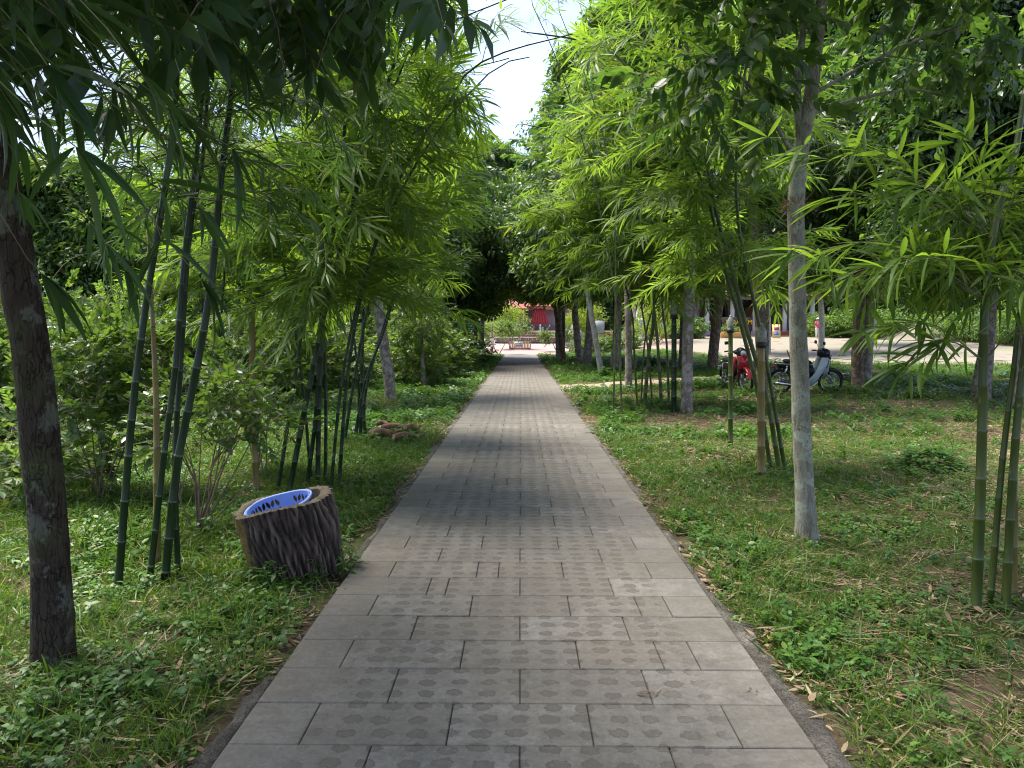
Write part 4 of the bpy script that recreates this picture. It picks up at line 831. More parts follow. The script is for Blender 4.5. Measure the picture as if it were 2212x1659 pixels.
SH = [(905, 22, 725, .8, 'shrub_green', 'big flowering shrub closest along the path'), (948, 25, 705, .8, 'shrub', 'pale-tipped shrub in the row beside the path'), (978, 28, 725, .75, 'shrub_green', 'dense shrub in the row beside the path'), (1003, 33, 735, .8, 'shrub', 'brownish shrub in the row beside the path'), (1025, 37, 742, .75, 'shrub_green', 'last low shrub of the row by the plaza'),
      (870, 26, 700, 1.3, 'shrub_green', 'shrub behind the leaning furrowed trunk'), (760, 24, 700, 1.3, 'shrub', 'bright shrub behind the tied bamboo'), (690, 20, 700, 1.2, 'shrub_green', 'shrub in the thicket behind the second clump'), (620, 18, 690, 1.1, 'shrub', 'yellowish shrub in the thicket'), (530, 17, 690, 1.2, 'shrub_green', 'green shrub in the thicket behind the pole'), (440, 16, 700, 1.1, 'shrub', 'light shrub behind the bare-stemmed one'), (340, 15, 690, 1.2, 'shrub_green', 'shrub in the shade behind the brown pole'), (260, 13, 640, 1.1, 'shrub_green', 'tall shrub behind the olive one'), (150, 12, 640, 1.1, 'shrub', 'light green shrub beside the dark trunk'), (40, 11, 620, 1.1, 'shrub_green', 'shrub behind the dark trunk'), (-60, 10, 650, 1.0, 'shrub_green', 'shrub at the edge of view past the dark trunk'),
      (90, 7.6, 900, .6, 'shrub_green', 'low leafy shrub at the foot of the dark trunk'), (20, 6.4, 1000, .5, 'shrub_green', 'low shrub in the corner past the dark trunk')]
for (px, Y, top, w_, pr, lab) in SH:
    b = base_at(px, 800, Y); H = max(.5, at(px, top, Y)[2] - b[2])
    shrub(b, [(b[0] + U(-.3, .3) * w_, b[1] + U(-.3, .3), b[2] + H * f_, w_ * q, w_ * q, H * .34, int(170 * w_ * w_ * q)) for f_, q in ((.28, 1.0), (.5, 1.05), (.75, .8))], lab, proto=pr, scale=(1.3, 2.2) if Y > 14 else (1.0, 1.6), stems=5, stem_r=.012)
for (px, py, Y, w_, lab) in ((1420, 705, 56, 2.4, 'lime-green bush glowing behind the white notice board'), (1250, 690, 60, 1.8, 'lime-green bush behind the forked trunk'), (1092, 700, 64, 1.6, 'yellow-green tree fern in front of the pavilion'), (1750, 715, 64, .9, 'yellow-flowering potted bush on the red shop step')):
    b = base_at(px, 745, Y); shrub(b, [(b[0], b[1], b[2] + w_ * .8, w_, w_, w_ * .8, 130), (b[0] + .5, b[1], b[2] + w_ * 1.5, w_ * .8, w_, w_ * .6, 90)], lab, proto='far_lime', scale=(.8, 1.3), stems=3, stem_r=.04)
for (px, Y, w_, h_, lab) in ((1810, 62, 2.6, 2.6, 'dark hedge at the end of the shop'), (1900, 60, 3, 2.6, 'dark hedge behind the sand heap'), (2000, 64, 3.2, 2.4, 'green bank of bushes behind the sand heap'), (2100, 56, 3.2, 2.6, 'green bushes beyond the yard past the near bamboo'), (2200, 52, 3.2, 2.8, 'green bushes at the far corner of the yard'), (1345, 54, 1.1, 1.0, 'low plants in front of the blue railing'), (1275, 53, 1.1, .9, 'low green plants at the edge of the plaza'), (1480, 60, 1.6, 1.6, 'potted greenery in front of the shop'), (1385, 61, 1.2, 1.9, 'dark potted bush beside the blue board')):
    b = base_at(px, 735, Y); shrub(b, [(b[0], b[1], b[2] + h_ * .4, w_, w_ * .8, h_ * .5, 260)], lab, proto='far' if w_ > 1.3 else 'shrub_green', scale=(1.0, 1.6) if w_ > 1.3 else (2, 3), stems=2, stem_r=.03)
# ------------------------------------------------------------------ hollow stump with the blue basket
m, t, b = newmat('stump bark'); o = nd(t, 'ShaderNodeTexCoord').outputs['Object']
hv = nd(t, 'ShaderNodeAttribute', attribute_name='ridge').outputs['Fac']; n1 = noise(t, o, 9, 7, .65); n2 = noise(t, o, 60, 5, .7)
c = ramp(t, mathn(t, 'ADD', mathn(t, 'MULTIPLY', hv, .65), mathn(t, 'MULTIPLY', n2, .35)), [(.25, (.014, .009, .007)), (.5, (.062, .042, .033)), (.8, (.155, .115, .092))])
sxyz = nd(t, 'ShaderNodeSeparateXYZ', {0: o}); left_ = ramp(t, mathn(t, 'ADD', sxyz.outputs[0], mathn(t, 'MULTIPLY', n1, .09)), [(-.0, (1, 1, 1)), (.02, (0, 0, 0))])
yl = ramp(t, mathn(t, 'ADD', mathn(t, 'MULTIPLY', sxyz.outputs[0], -1.0), mathn(t, 'MULTIPLY', n1, .07)), [(.235, (0, 0, 0)), (.26, (1, 1, 1))])
c = mixc(t, mathn(t, 'MULTIPLY', yl, .85), c, ramp(t, n2, [(.4, (.16, .10, .025)), (.6, (.30, .21, .06))]))
c = mixc(t, ramp(t, n1, [(.56, (0, 0, 0)), (.66, (.5, .5, .5))]), c, (.13, .075, .065))
t.links.new(c, b.inputs['Base Color']); b.inputs['Roughness'].default_value = .9; bump(t, b, n2, .8, .008); M['stump_bark'] = m
M['stump_wood'] = simple('weathered wood', (.095, .078, .05), .9, var=.5, scale=22)
M['hollow'] = simple('shaded hollow', (.02, .015, .011), .95, var=.4)  # inner wall coloured near black: shade inside the stump put into the colour
sb = base_at(645, 1222, 4.78)
root = empty('hollow_stump', sb); tag(root, 'hollow tilted tree stump with furrowed bark holding the blue basket beside the path', 'stump')
root.rotation_euler = (0.02, R(-11.5), 0.1)
na, nz = 340, 40; A = np.linspace(0, 2 * np.pi, na, endpoint=False); Zs = np.linspace(-.12, .50, nz); AA, ZZ = np.meshgrid(A, Zs)
ph = AA * 44 + ZZ * 26 + 5.5 * vnoise(np.stack([np.cos(AA) * 3, np.sin(AA) * 3, ZZ * 4], -1), 2) + 1.2 * np.sin(AA * 5 + ZZ * 20)
rg = (np.abs(np.sin(ph * .5)) ** .7) * (.6 + .4 * vnoise(np.stack([np.cos(AA) * 9, np.sin(AA) * 9, ZZ * 7], -1), 5)) + .42 * vnoise(np.stack([np.cos(AA) * 22, np.sin(AA) * 22, ZZ * 12], -1), 8)
RR = .296 + .018 * np.cos(2 * AA + .5) + .012 * np.cos(3 * AA) + .027 * rg - .03 * (.3 - ZZ) * (ZZ < .3) * 3
V = np.stack([RR * np.cos(AA), RR * np.sin(AA), ZZ + .012 * np.sin(3 * AA) * (ZZ > .45)], -1)
mb = MB(); F = [(i * na + j, i * na + (j + 1) % na, (i + 1) * na + (j + 1) % na, (i + 1) * na + j) for i in range(nz - 1) for j in range(na)]
mb.add(V.reshape(-1, 3), F); me = mb.mesh('bark', M['stump_bark']); at_ = me.attributes.new('ridge', 'FLOAT', 'POINT'); at_.data.foreach_set('value', np.clip(rg, 0, 1).ravel()); mesh_obj('bark', me, root)
top = V[-1]; c0 = np.array([[math.cos(a), math.sin(a)] for a in A]); inn = np.concatenate([c0 * (.256 + .006 * np.sin(A * 4))[:, None], top[:, 2:3] - .004], 1); dn = np.concatenate([c0 * .23, top[:, 2:3] * 0 + .08], 1); ms_ = np.concatenate([(top[:, :2] + inn[:, :2]) / 2, top[:, 2:3] + .012 + .004 * rng.normal(size=(na, 1))], 1)
mb = MB(); v = np.concatenate([top, ms_, inn, dn]); mb.add(v, [(k * na + j, k * na + (j + 1) % na, (k + 1) * na + (j + 1) % na, (k + 1) * na + j) for k in range(3) for j in range(na)] + [tuple(3 * na + j for j in range(na))]); mb.m = [1 if i >= 2 * na else 0 for i in range(len(mb.m))]; mb.build('rim', [M['stump_wood'], M['hollow']], root)
M['blue_plastic'] = simple('light blue plastic', (.20, .30, .64), .6, var=.04, spec=.5)
Lm = Matrix.LocRotScale(Vector(sb), Euler((0.02, R(-11.5), 0.1)), None)
root = empty('plastic_basket'); root.location = Lm @ Vector((-.028, .01, .500)); root.rotation_euler = (0.13, R(-12.5), 0.06); tag(root, 'light blue plastic basket with leaf-shaped holes sitting in the hollow stump', 'basket')
def oval(a, rx, ry, p=2.6):
    c_, s_ = np.cos(a), np.sin(a); return np.stack([rx * np.sign(c_) * np.abs(c_) ** (2 / p), ry * np.sign(s_) * np.abs(s_) ** (2 / p)], -1)
nu, nv = 336, 46; ua = np.linspace(0, 2 * np.pi, nu, endpoint=False); rimc = oval(ua, .208, .185); per = np.concatenate([[0], np.cumsum(np.linalg.norm(np.diff(np.vstack([rimc, rimc[:1]]), axis=0), axis=1))]); tot = per[-1]
vv = []; 
for j in range(nv):
    d_ = .20 * j / (nv - 1); k = 1 - .9 * d_ * .9; vv.append(np.concatenate([rimc * k, np.full((nu, 1), -d_)], 1))
vv = np.concatenate(vv); ff = []
def hole(u, d):
    cw, ch = .034, .058
    if d < .022 or d > .185: return False
    r_ = int((d - .022) / ch); dv = (d - .022) - (r_ + .5) * ch; uu = u + (.5 * cw if r_ % 2 else 0); k = int(uu / cw); du = uu - (k + .5) * cw
    if k % 11 in (8, 9, 10): return False
    s_ = .35 if k % 2 else -.35; x_ = du + s_ * dv * .7; y_ = dv / .027; return abs(y_) < 1 and abs(x_) < .0125 * (1 - y_ * y_)
for j in range(nv - 1):
    for i in range(nu):
        if not hole((per[i] + per[i + 1]) / 2, .20 * (j + .5) / (nv - 1)): ff.append((j * nu + i, (j + 1) * nu + i, (j + 1) * nu + (i + 1) % nu, j * nu + (i + 1) % nu))
w_ = MB().add(vv, ff).build('wall', M['blue_plastic'], root); sol = w_.modifiers.new('thickness', 'SOLIDIFY'); sol.thickness = .0028
mb = MB(); prof = [(0, -.004), (.006, .002), (.013, .002), (.018, -.004), (.018, -.026), (.014, -.026), (.012, -.004), (.004, -.006)]; n_ = 96; a_ = np.linspace(0, 2 * np.pi, n_, endpoint=False); v = []
for r_, z_ in prof: v.append(np.concatenate([oval(a_, .208 + r_, .185 + r_), np.full((n_, 1), z_)], 1))
mb.add(np.concatenate(v), [(k * n_ + i, k * n_ + (i + 1) % n_, ((k + 1) % 8) * n_ + (i + 1) % n_, ((k + 1) % 8) * n_ + i) for k in range(8) for i in range(n_)]); mb.build('rim', M['blue_plastic'], root)
bt = oval(a_, .18, .15); MB().add(np.concatenate([np.concatenate([bt, np.full((n_, 1), -.198)], 1)]), [tuple(range(n_))]).build('base', M['blue_plastic'], root)

# ------------------------------------------------------------------ cut roots by the tied bamboo
M['cut_wood'] = simple('cut wood', (.36, .20, .11), .85, var=.3, scale=14); M['root_bark'] = simple('reddish root bark', (.21, .115, .07), .9, var=.4, scale=10); M['wood_end'] = simple('sawn end', (.45, .33, .20), .8, var=.2, scale=30)
for (p, q, r, z, lab) in (((802, 945), (860, 938), .065, .06, 'thick cut root with its pale sawn end towards the path, in the root pile'), ((828, 932), (905, 936), .045, .13, 'long reddish root lying across the top of the root pile'), ((850, 950), (915, 944), .05, .05, 'crooked reddish root at the grassy end of the root pile'), ((875, 940), (908, 930), .035, .15, 'short forked root on top of the root pile'), ((815, 926), (850, 930), .04, .17, 'short root stub behind the sawn end in the root pile')):
    a = base_at(*p, 10.8 - (p[1] - 940) * .03); c_ = base_at(*q, 10.9 - (q[1] - 940) * .03); a[2] += z + .04; c_[2] += z * .8 + .05; root = empty('cut_root', a); tag(root, lab, 'log', 'pile of cut roots by the tied bamboo'); d = c_ - a
    mb = MB(); trunk_tube(mb, [np.zeros(3), d * .35 + [0, .03, .03], d * .7 + [0, -.03, -.01], d], r, r * .7, 14, 10, 0, .16, int(r * 1000)); mb.build('trunk', M['root_bark'], root)
    e = MB(); e.lathe([(r * .98, -.003), (r * .9, .004)], (0, 0, 0), 14, (0, math.pi / 2, math.atan2(d[1], d[0]) + math.pi)); e.build('cut_end', M['wood_end'], root)

# ------------------------------------------------------------------ bamboo poles with bottles over their tops
m, t, b = newmat('cloudy bottle plastic'); o = nd(t, 'ShaderNodeTexCoord').outputs['Object']; c = ramp(t, noise(t, o, 18, 5), [(.35, (.25, .27, .22)), (.65, (.50, .52, .46))]); t.links.new(c, b.inputs['Base Color']); b.inputs['Roughness'].default_value = .25; b.inputs['Transmission Weight'].default_value = .45; b.inputs['IOR'].default_value = 1.2; M['bottle'] = m
M['black_tape'] = simple('black tape', (.02, .02, .022), .5); M['cap_dark'] = simple('dark ball', (.05, .035, .03), .7, var=.4)
def pole(px, py, Y, top, r, label, mat='culm_old', cap='bottle', cs=1.0, lean=0):
    b = base_at(px, py, Y); tp = at(px + lean, top, Y); root = empty('bamboo_pole', b); tag(root, label, 'pole'); mb = MB()
    culm_mesh(mb, [np.array([0, 0, -.08]), (tp - b) * .5 + [U(-.01, .01), 0, 0], tp - b], r, .9, .30, sides=12); mb.build('culm', [M[mat], M['node']], root); q = tp - b
    if cap == 'bottle':
        R_ = r * 1.22 * cs; H = R_ * 4.2; MB().lathe([(R_ * .97, -H * .40), (R_, -H * .32), (R_, H * .12), (R_ * .94, H * .2), (R_ * .45, H * .40), (R_ * .30, H * .46), (R_ * .30, H * .56), (0.001, H * .57)], q + [0, 0, H * .1], 20).build('bottle', M['bottle'], root)
        MB().lathe([(R_ * 1.02, -H * .62), (R_ * 1.06, -H * .5), (R_ * 1.03, -H * .34)], q + [0, 0, H * .1], 16).build('tape_band', M['black_tape'], root)
    elif cap == 'ball': MB().lathe([(r * .5, -.03), (r * 1.3, 0), (r * 1.45, .03), (r * 1.1, .06), (.001, .075)], q, 14).build('cap', M['cap_dark'], root)
pole(1645, 1025, 7.9, 728, .044, 'thick bamboo pole topped with a large cloudy plastic bottle', 'culm_old')
pole(1578, 966, 9.9, 702, .035, 'thinner bamboo pole capped with a pale bottle, in front of the red motorbike', 'culm_light', cs=1.15)
pole(1456, 886, 14.6, 672, .058, 'dark green bamboo pole capped with a glass-like bottle beside the grey trunk', 'culm')
pole(554, 1052, 7.2, 668, .036, 'yellowish bamboo pole with a dark round cap behind the hollow stump', 'culm_old', 'ball', lean=-11)
pole(2192, 1285, 4.3, 1040, .024, 'short grey weathered stake beside the near bamboo clump', 'culm_old', None)

# ------------------------------------------------------------------ motorbikes
M['black_plastic'] = simple('black plastic', (.018, .018, .020), .4, var=.2); M['rubber'] = simple('tyre rubber', (.022, .021, .020), .85, var=.3); M['chrome'] = simple('chrome', (.62, .62, .62), .22, 1.0, .08); M['alloy'] = simple('dull alloy', (.32, .31, .29), .45, .8, .2)
M['pale_paint'] = simple('pale blue grey paint', (.46, .53, .56), .35, var=.06, coat=.3); M['red_paint'] = simple('red paint', (.42, .022, .035), .3, var=.08, coat=.5); M['seat'] = simple('seat vinyl', (.03, .028, .027), .55); M['lens'] = simple('lamp lens', (.62, .68, .72), .12, .2, .08); M['amber'] = simple('red reflector', (.35, .02, .01), .2); M['mud'] = simple('worn steel', (.15, .13, .12), .6, .5, .3)
def arc_strip(mb, c, r0, r1, a0, a1, y0, y1, n=14):
    v = []; f = []
    for i in range(n + 1):
        a = R(a0 + (a1 - a0) * i / n)
        for (r, y) in ((r0, y0), (r1, y0 * .55), (r1, y1 * .55), (r0, y1), (r0 - .008, y1 * .9), (r0 - .008, y0 * .9)): v.append((c[0] + r * math.cos(a), y, c[1] + r * math.sin(a)))
    for i in range(n):
        for j in range(6): f.append((i * 6 + j, i * 6 + (j + 1) % 6, (i + 1) * 6 + (j + 1) % 6, (i + 1) * 6 + j))
    mb.add(v, f)
def bike(loc, rz, label, shield, panel, lean=-.06, steer=0.0):
    root = empty('motorbike', loc, rz); root.rotation_euler = (lean, 0, rz); root.scale = (1.04, 1.04, 1.09); tag(root, label, 'motorbike')
    def wheel(x, st):
        q = MB(); q.torus((0, 0, 0), .262, .036, 40, 8, (R(90), 0, 0), sy=1.05); w = q.build('wheel', M['rubber'], root, loc=(x, 0, .298)); w.rotation_euler = (0, 0, st)
        MB().torus((0, 0, 0), .226, .011, 40, 6, (R(90), 0, 0), sy=1.7).build('rim', M['chrome'], w)
        h = MB(); h.lathe([(.035, -.05), (.062, -.04), (.062, .04), (.035, .05)], (0, 0, 0), 16, (R(90), 0, 0)); h.build('hub', M['alloy'], w)
        s_ = MB()
        for k in range(28):
            a = k * math.pi / 14; a2 = a + (.35 if k % 2 else -.35); s_.tube([(.05 * math.cos(a), .02 * (1 if k % 4 < 2 else -1), .05 * math.sin(a)), (.222 * math.cos(a2), 0, .222 * math.sin(a2))], .0022, 4, 0, False)
        s_.build('spokes', M['chrome'], w); return w
    wheel(.63, steer); wheel(-.60, 0)
    for s_ in (-1, 1):
        f_ = MB(); f_.tube([(.63, .085 * s_, .30), (.56, .085 * s_, .50)], .017, 8, 0); f_.tube([(.57, .085 * s_, .48), (.47, .085 * s_, .76)], .027, 8, 1); f_.build('fork_leg', [M['alloy'], M['black_plastic']], root)
        k = MB(); k.tube([(-.60, .115 * s_, .31), (-.57, .12 * s_, .42)], .016, 8); k.tube([(-.575, .12 * s_, .40), (-.47, .12 * s_, .70)], .024, 10); k.build('shock_absorber', M['chrome'], root)
    q = MB(); arc_strip(q, (.63, .298), .318, .335, 12, 118, -.062, .062); q.add([(.93, -.05, .372), (.99, 0, .395), (.93, .05, .372), (.80, .06, .50), (.80, -.06, .50), (.86, 0, .50), (.86, 0, .38)], [(0, 1, 5, 4), (1, 2, 3, 5), (0, 6, 1), (1, 6, 2), (4, 5, 3)]); q.build('front_mudguard', M[panel] if panel != 'black_plastic' else M['black_plastic'], root)
    q = MB(); arc_strip(q, (-.60, .298), .325, .345, 35, 175, -.07, .07); q.build('rear_mudguard', M['black_plastic'], root)
    q = MB()
    for s_ in (-1, 1):
        out_ = [(.34, .90), (.50, .89), (.47, .70), (.38, .54), (.26, .38), (.14, .22), (-.02, .20), (.00, .32), (.12, .44), (.22, .58), (.28, .74)]
        q.prism(out_, .17 * s_, .20 * s_)
    q.prism([(.54, .86), (.565, .84), (.53, .55), (.44, .45), (.44, .54), (.52, .70)], -.13, .13); q.build('leg_shield', M[shield], root)
    q = MB(); q.prism([(.46, .93), (.58, .90), (.56, .60), (.50, .58), (.42, .78)], -.12, .12); q.build('front_cover', M['red_paint'] if shield == 'red_paint' else M['black_plastic'], root)
    q = MB(); q.lathe([(.02, -.15), (.085, -.13), (.12, -.04), (.125, .05), (.105, .12), (.06, .16), (.001, .165)], (.43, 0, .985), 18, (0, R(100), 0)); q.box((.40, 0, 1.0), (.16, .34, .09), (0, .15, 0), bev=.03); q.build('handlebar_cowl', M['black_plastic'], root)
    MB().lathe([(.001, .0), (.075, .005), (.07, .03), (.04, .05), (.001, .055)], (.565, 0, .965), 18, (0, R(100), 0)).build('headlight', M['lens'], root)
    MB().lathe([(.001, 0), (.03, .005), (.001, .02)], (.615, 0, .92), 10, (0, R(100), 0)).build('reflector', M['amber'], root)
    q = MB(); q.tube(crv([(.28, -.36, 1.03), (.34, -.26, 1.04), (.38, -.1, 1.0), (.38, .1, 1.0), (.34, .26, 1.04), (.28, .36, 1.03)], 16), .012, 8); q.build('handlebar', M['black_plastic'], root)
    for s_ in (-1, 1):
        MB().tube([(.31, .24 * s_, 1.04), (.27, .37 * s_, 1.03)], .019, 10).build('grip', M['rubber'], root)
        q = MB(); q.tube(crv([(.36, .17 * s_, 1.03), (.36, .22 * s_, 1.14), (.34, .28 * s_, 1.22)], 8), .006, 6); q.box((.33, .31 * s_, 1.24), (.03, .13, .08), (0, 0, 0), bev=.012); q.build('mirror', M['black_plastic'], root)
        MB().tube([(.42, .19 * s_, 1.0), (.46, .37 * s_, .985)], .005, 5).build('brake_lever', M['alloy'], root)
    q = MB(); q.box((-.20, 0, .775), (.68, .25, .10), (0, .05, 0), bev=.04); q.box((-.44, 0, .805), (.22, .24, .06), (0, 0, 0), bev=.028); q.build('seat', M['seat'], root)
    q = MB(); q.prism([(-.72, .74), (.14, .70), (.22, .50), (.12, .36), (-.12, .44), (-.30, .56), (-.70, .66)], -.115, .115); q.build('body', M['black_plastic'], root)
    q = MB()
    for s_ in (-1, 1): q.tube(crv([(-.80, .10 * s_, .735), (-.6, .14 * s_, .735), (-.1, .145 * s_, .715)], 8), .012, 7)
    q.tube([(-.80, -.10, .735), (-.80, .10, .735)], .012, 7); q.tube(crv([(-.80, -.09, .735), (-.80, -.09, .84), (-.70, -.09, .86)], 6), .009, 6); q.tube(crv([(-.80, .09, .735), (-.80, .09, .84), (-.70, .09, .86)], 6), .009, 6); q.build('grab_rail', M['chrome'], root)
    q = MB(); q.lathe([(.001, -.12), (.085, -.11), (.10, -.06), (.10, .06), (.085, .11), (.001, .12)], (.02, 0, .32), 18, (R(90), 0, 0)); q.box((.10, 0, .32), (.30, .16, .15), (0, -.25, 0), bev=.03); q.box((.26, 0, .37), (.16, .13, .13), (0, -.3, 0), bev=.02); q.build('engine', M['alloy'], root)
    q = MB(); q.tube(crv([(.30, -.10, .30), (.12, -.14, .19), (-.05, -.15, .215)], 10), .018, 8); q.tube([(-.05, -.155, .215), (-.12, -.157, .22), (-.55, -.165, .25), (-.80, -.17, .272)], [.022, .038, .044, .036], 14); q.build('exhaust', M['chrome'], root)
    for s_ in (-1, 1): MB().box((-.33, .09 * s_, .305), (.56, .03, .045), (0, .03, 0), bev=.01).build('swing_arm', M['mud'], root)
    q = MB(); q.tube([(.0, -.22, .235), (.0, .22, .235)], .011, 6); q.box((.0, -.22, .24), (.09, .09, .025), bev=.008); q.box((.0, .22, .24), (.09, .09, .025), bev=.008); q.tube([(.0, .12, .22), (-.03, .30, .0)], .010, 6); q.build('foot_rest', M['mud'], root)
    MB().box((-.93, 0, .56), (.02, .19, .13), (0, .35, 0), bev=.004).build('number_plate', M['lens'], root); MB().box((-.80, 0, .66), (.07, .16, .06), bev=.02).build('tail_light', M['amber'], root)
    tk = MB(); tk.tube([(-.40, -.1, .82), (-.50, -.1, 1.06)], [.014, .018], 7); 
    if shield != 'red_paint': tk.build('wooden_stick', M['cut_wood'], root)
    return root
p = base_at(1737, 848, 18.9); bike((p[0], p[1], p[2] - .015), R(-4), 'pale and black motorbike standing side-on behind the lichened trunk', 'pale_paint', 'black_plastic', .05, R(-10))
p = base_at(1598, 856, 19.4); bike((p[0] - .1, p[1], p[2] - .015), R(-84), 'red and black motorbike with its front wheel towards the path', 'red_paint', 'red_paint', .08, R(14))

# ------------------------------------------------------------------ low mounds, coconut husks
for (px, py, Y, s_, lab) in ((2010, 1015, 8.2, 1.0, 'dark earthy mound overgrown with creepers in the grass'), (1410, 775, 33, 2.0, 'dark heap of leaves between the trunks before the plaza')):
    b = base_at(px, py, Y); root = empty('earth_mound', b); tag(root, lab, 'mound'); mb = MB(); n_ = 20; v = []; f = []
    for i in range(8):
        for j in range(n_):
            a = j / n_ * 6.283; r = .42 * s_ * (1 - (i / 7) ** 1.6) + .001; h = .17 * s_ * (i / 7) ** .7 - .05; k = 1 + .22 * math.sin(3 * a + i) + .12 * math.sin(7 * a); v.append((r * k * math.cos(a), r * k * .8 * math.sin(a), h))
    for i in range(7):
        for j in range(n_): f.append((i * n_ + j, i * n_ + (j + 1) % n_, (i + 1) * n_ + (j + 1) % n_, (i + 1) * n_ + j))
    mb.add(v, f); mb.build('soil', M['soil'], root); k = 90; a = rng.uniform(0, 6.28, k); r = rng.uniform(.1, .55, k) * s_
    scatter('creeper', np.stack([r * np.cos(a), r * .8 * np.sin(a), np.clip(.17 * s_ * (1 - r / (.5 * s_)), -.02, 1)], 1), np.stack([a * 0, a * 0, a], 1), rng.uniform(1.1, 2.0, k) * s_, P['weed'] + P['shrub_green'][:1], root)
husk = simple('coconut husk', (.055, .04, .03), .9, var=.4)
for (px, py, Y, lab) in ((1397, 800, 26, 'black round pot lying on its side by the earth trail'), (1366, 800, 27.5, 'dark husk half hidden behind the thin poles')):
    b = base_at(px, py, Y); root = empty('clay_pot', b + np.array([0, 0, .12])); root.rotation_euler = (R(75), 0, R(40)); tag(root, lab, 'pot'); MB().lathe([(.04, -.2), (.15, -.16), (.21, -.02), (.19, .1), (.14, .16), (.17, .19), (.13, .17), (.12, .05), (.001, 0)], (0, 0, 0), 18).build('bowl', husk, root)

# ------------------------------------------------------------------ plaza: striped barrier, wall, pavilions, signs
M['yellow'] = simple('yellow paint', (.55, .33, .05), .6, var=.15); M['cream'] = simple('cream paint', (.62, .55, .46), .7, var=.1); M['white'] = simple('white paint', (.70, .70, .69), .6, var=.06); M['tile_roof'] = simple('old clay roof', (.12, .065, .05), .85, var=.35, scale=3); M['red_roof'] = simple('red tin roof', (.25, .06, .045), .6, var=.2, scale=3); M['drape'] = simple('red drape cloth', (.24, .025, .035), .8); M['brick_red'] = simple('red step', (.33, .09, .06), .8, var=.25, scale=4)
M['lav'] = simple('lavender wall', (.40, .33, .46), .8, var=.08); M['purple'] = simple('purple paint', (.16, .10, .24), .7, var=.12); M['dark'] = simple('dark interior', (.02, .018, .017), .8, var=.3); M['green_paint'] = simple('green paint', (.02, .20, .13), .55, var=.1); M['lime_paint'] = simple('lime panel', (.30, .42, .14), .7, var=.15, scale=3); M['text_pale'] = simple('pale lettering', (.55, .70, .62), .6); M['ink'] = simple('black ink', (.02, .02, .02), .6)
M['stone'] = simple('rubble stone', (.19, .15, .13), .9, var=.5, scale=5); M['cap'] = simple('pale coping', (.55, .51, .45), .85, var=.15); M['orange'] = simple('orange planter', (.62, .33, .13), .7, var=.12); M['wood'] = simple('brown wood', (.16, .085, .05), .7, var=.3); M['blue_board'] = simple('blue board', (.10, .16, .45), .5, var=.1); M['grey_rock'] = simple('grey boulder', (.20, .18, .19), .9, var=.35, scale=1.5); M['steel'] = simple('galvanised tube', (.42, .50, .58), .4, .5, .1); M['text_yellow'] = simple('yellow lettering', (.75, .42, .02), .6, var=.05)
def W(px, py, Y): return at(px, py, Y)
def text(s_, size, loc, rot, mat, parent, ext=.006, name='lettering', bold=0.0):
    cu = bpy.data.curves.new(name, 'FONT'); cu.body = s_; cu.size = size; cu.extrude = ext; cu.offset = bold; cu.align_x = 'LEFT'; o = bpy.data.objects.new('tmp', cu); COL.objects.link(o); dg = bpy.context.evaluated_depsgraph_get()
    me = bpy.data.meshes.new_from_object(o.evaluated_get(dg)); COL.objects.unlink(o); bpy.data.objects.remove(o); me.materials.clear(); me.materials.append(mat); q = mesh_obj(name, me, parent, loc); q.rotation_euler = rot; return q
# striped barrier (57 m)
b = base_at(1123, 752, 57); root = empty('striped_barrier', b); tag(root, 'low yellow and white striped barrier with a white notice at the head of the path', 'barrier')
MB().box((0, 0, .10), (1.75, .25, .10)).build('foot', M['brick_red'], root)
for i in range(15):
    MB().box((-.84 + .12 * i, 0, .40), (.085, .07, .48), bev=.01).build('slat', M['yellow'] if i % 2 == 0 else M['cream'], root)
q = MB(); q.box((-.12, -.10, .40), (.68, .03, .44)); q.build('notice', M['white'], root)
q = MB()
for k, (x0, z, w_) in enumerate(((-.36, .50, .40), (-.34, .44, .48), (-.30, .33, .42))):
    for i in range(7): q.box((x0 + w_ * i / 6.5 + .03, -.118, z), (w_ / 10, .006, .05))
q.build('lettering', M['ink'], root)
# low rubble wall with pale coping, terraces
def stone_wall(x0, x1, Y, z0, z1, label, rows=3):
    root = empty('stone_wall', ((x0 + x1) / 2, Y, z0)); tag(root, label, 'wall'); w_ = x1 - x0; MB().box((0, .12, (z1 - z0) / 2 - .1), (w_, .2, z1 - z0 + .2)).build('core', M['stone'], root)
    sh = [];
    for k in range(4):
        s_ = MB(); s_.box((0, 0, 0), (.34, .12, .19), (U(-.1, .1), U(-.2, .2), U(-.1, .1)), bev=.05); sh.append(s_.mesh('stone', random.choice([M['stone'], M['grey_rock'], M['brick_red'] if k == 3 else M['stone']])))
    n_ = int(w_ / .36)
    for r in range(rows):
        for i in range(min(n_, 40)): o = mesh_obj('stone', random.choice(sh), root, (-w_ / 2 + .2 + i * w_ / n_ + U(-.04, .04) + (.15 if r % 2 else 0), 0, (r + .5) * (z1 - z0) / rows)); o.rotation_euler = (0, U(-.2, .2), 0); o.scale = (U(.8, 1.1), 1, U(.8, 1.1))
    MB().box((0, .08, z1 - z0 + .03), (w_ + .1, .36, .07), bev=.015).build('coping', M['cap'], root)
zw = gz(0, 62); stone_wall(-2.2, 6.5, 62, zw - .1, zw + .52, 'low rubble wall with a pale coping behind the striped barrier')
stone_wall(-2.5, 9.0, 66.5, gz(0, 66) + .2, gz(0, 66) + .85, 'upper rubble terrace wall behind the low one', 2)
q = MB(); q.box((3.2, 71, gz(0, 70) + .55), (13, 8.6, .5)); o = q.build('terrace_floor', M['cap'], None, False); o['kind'] = 'structure'
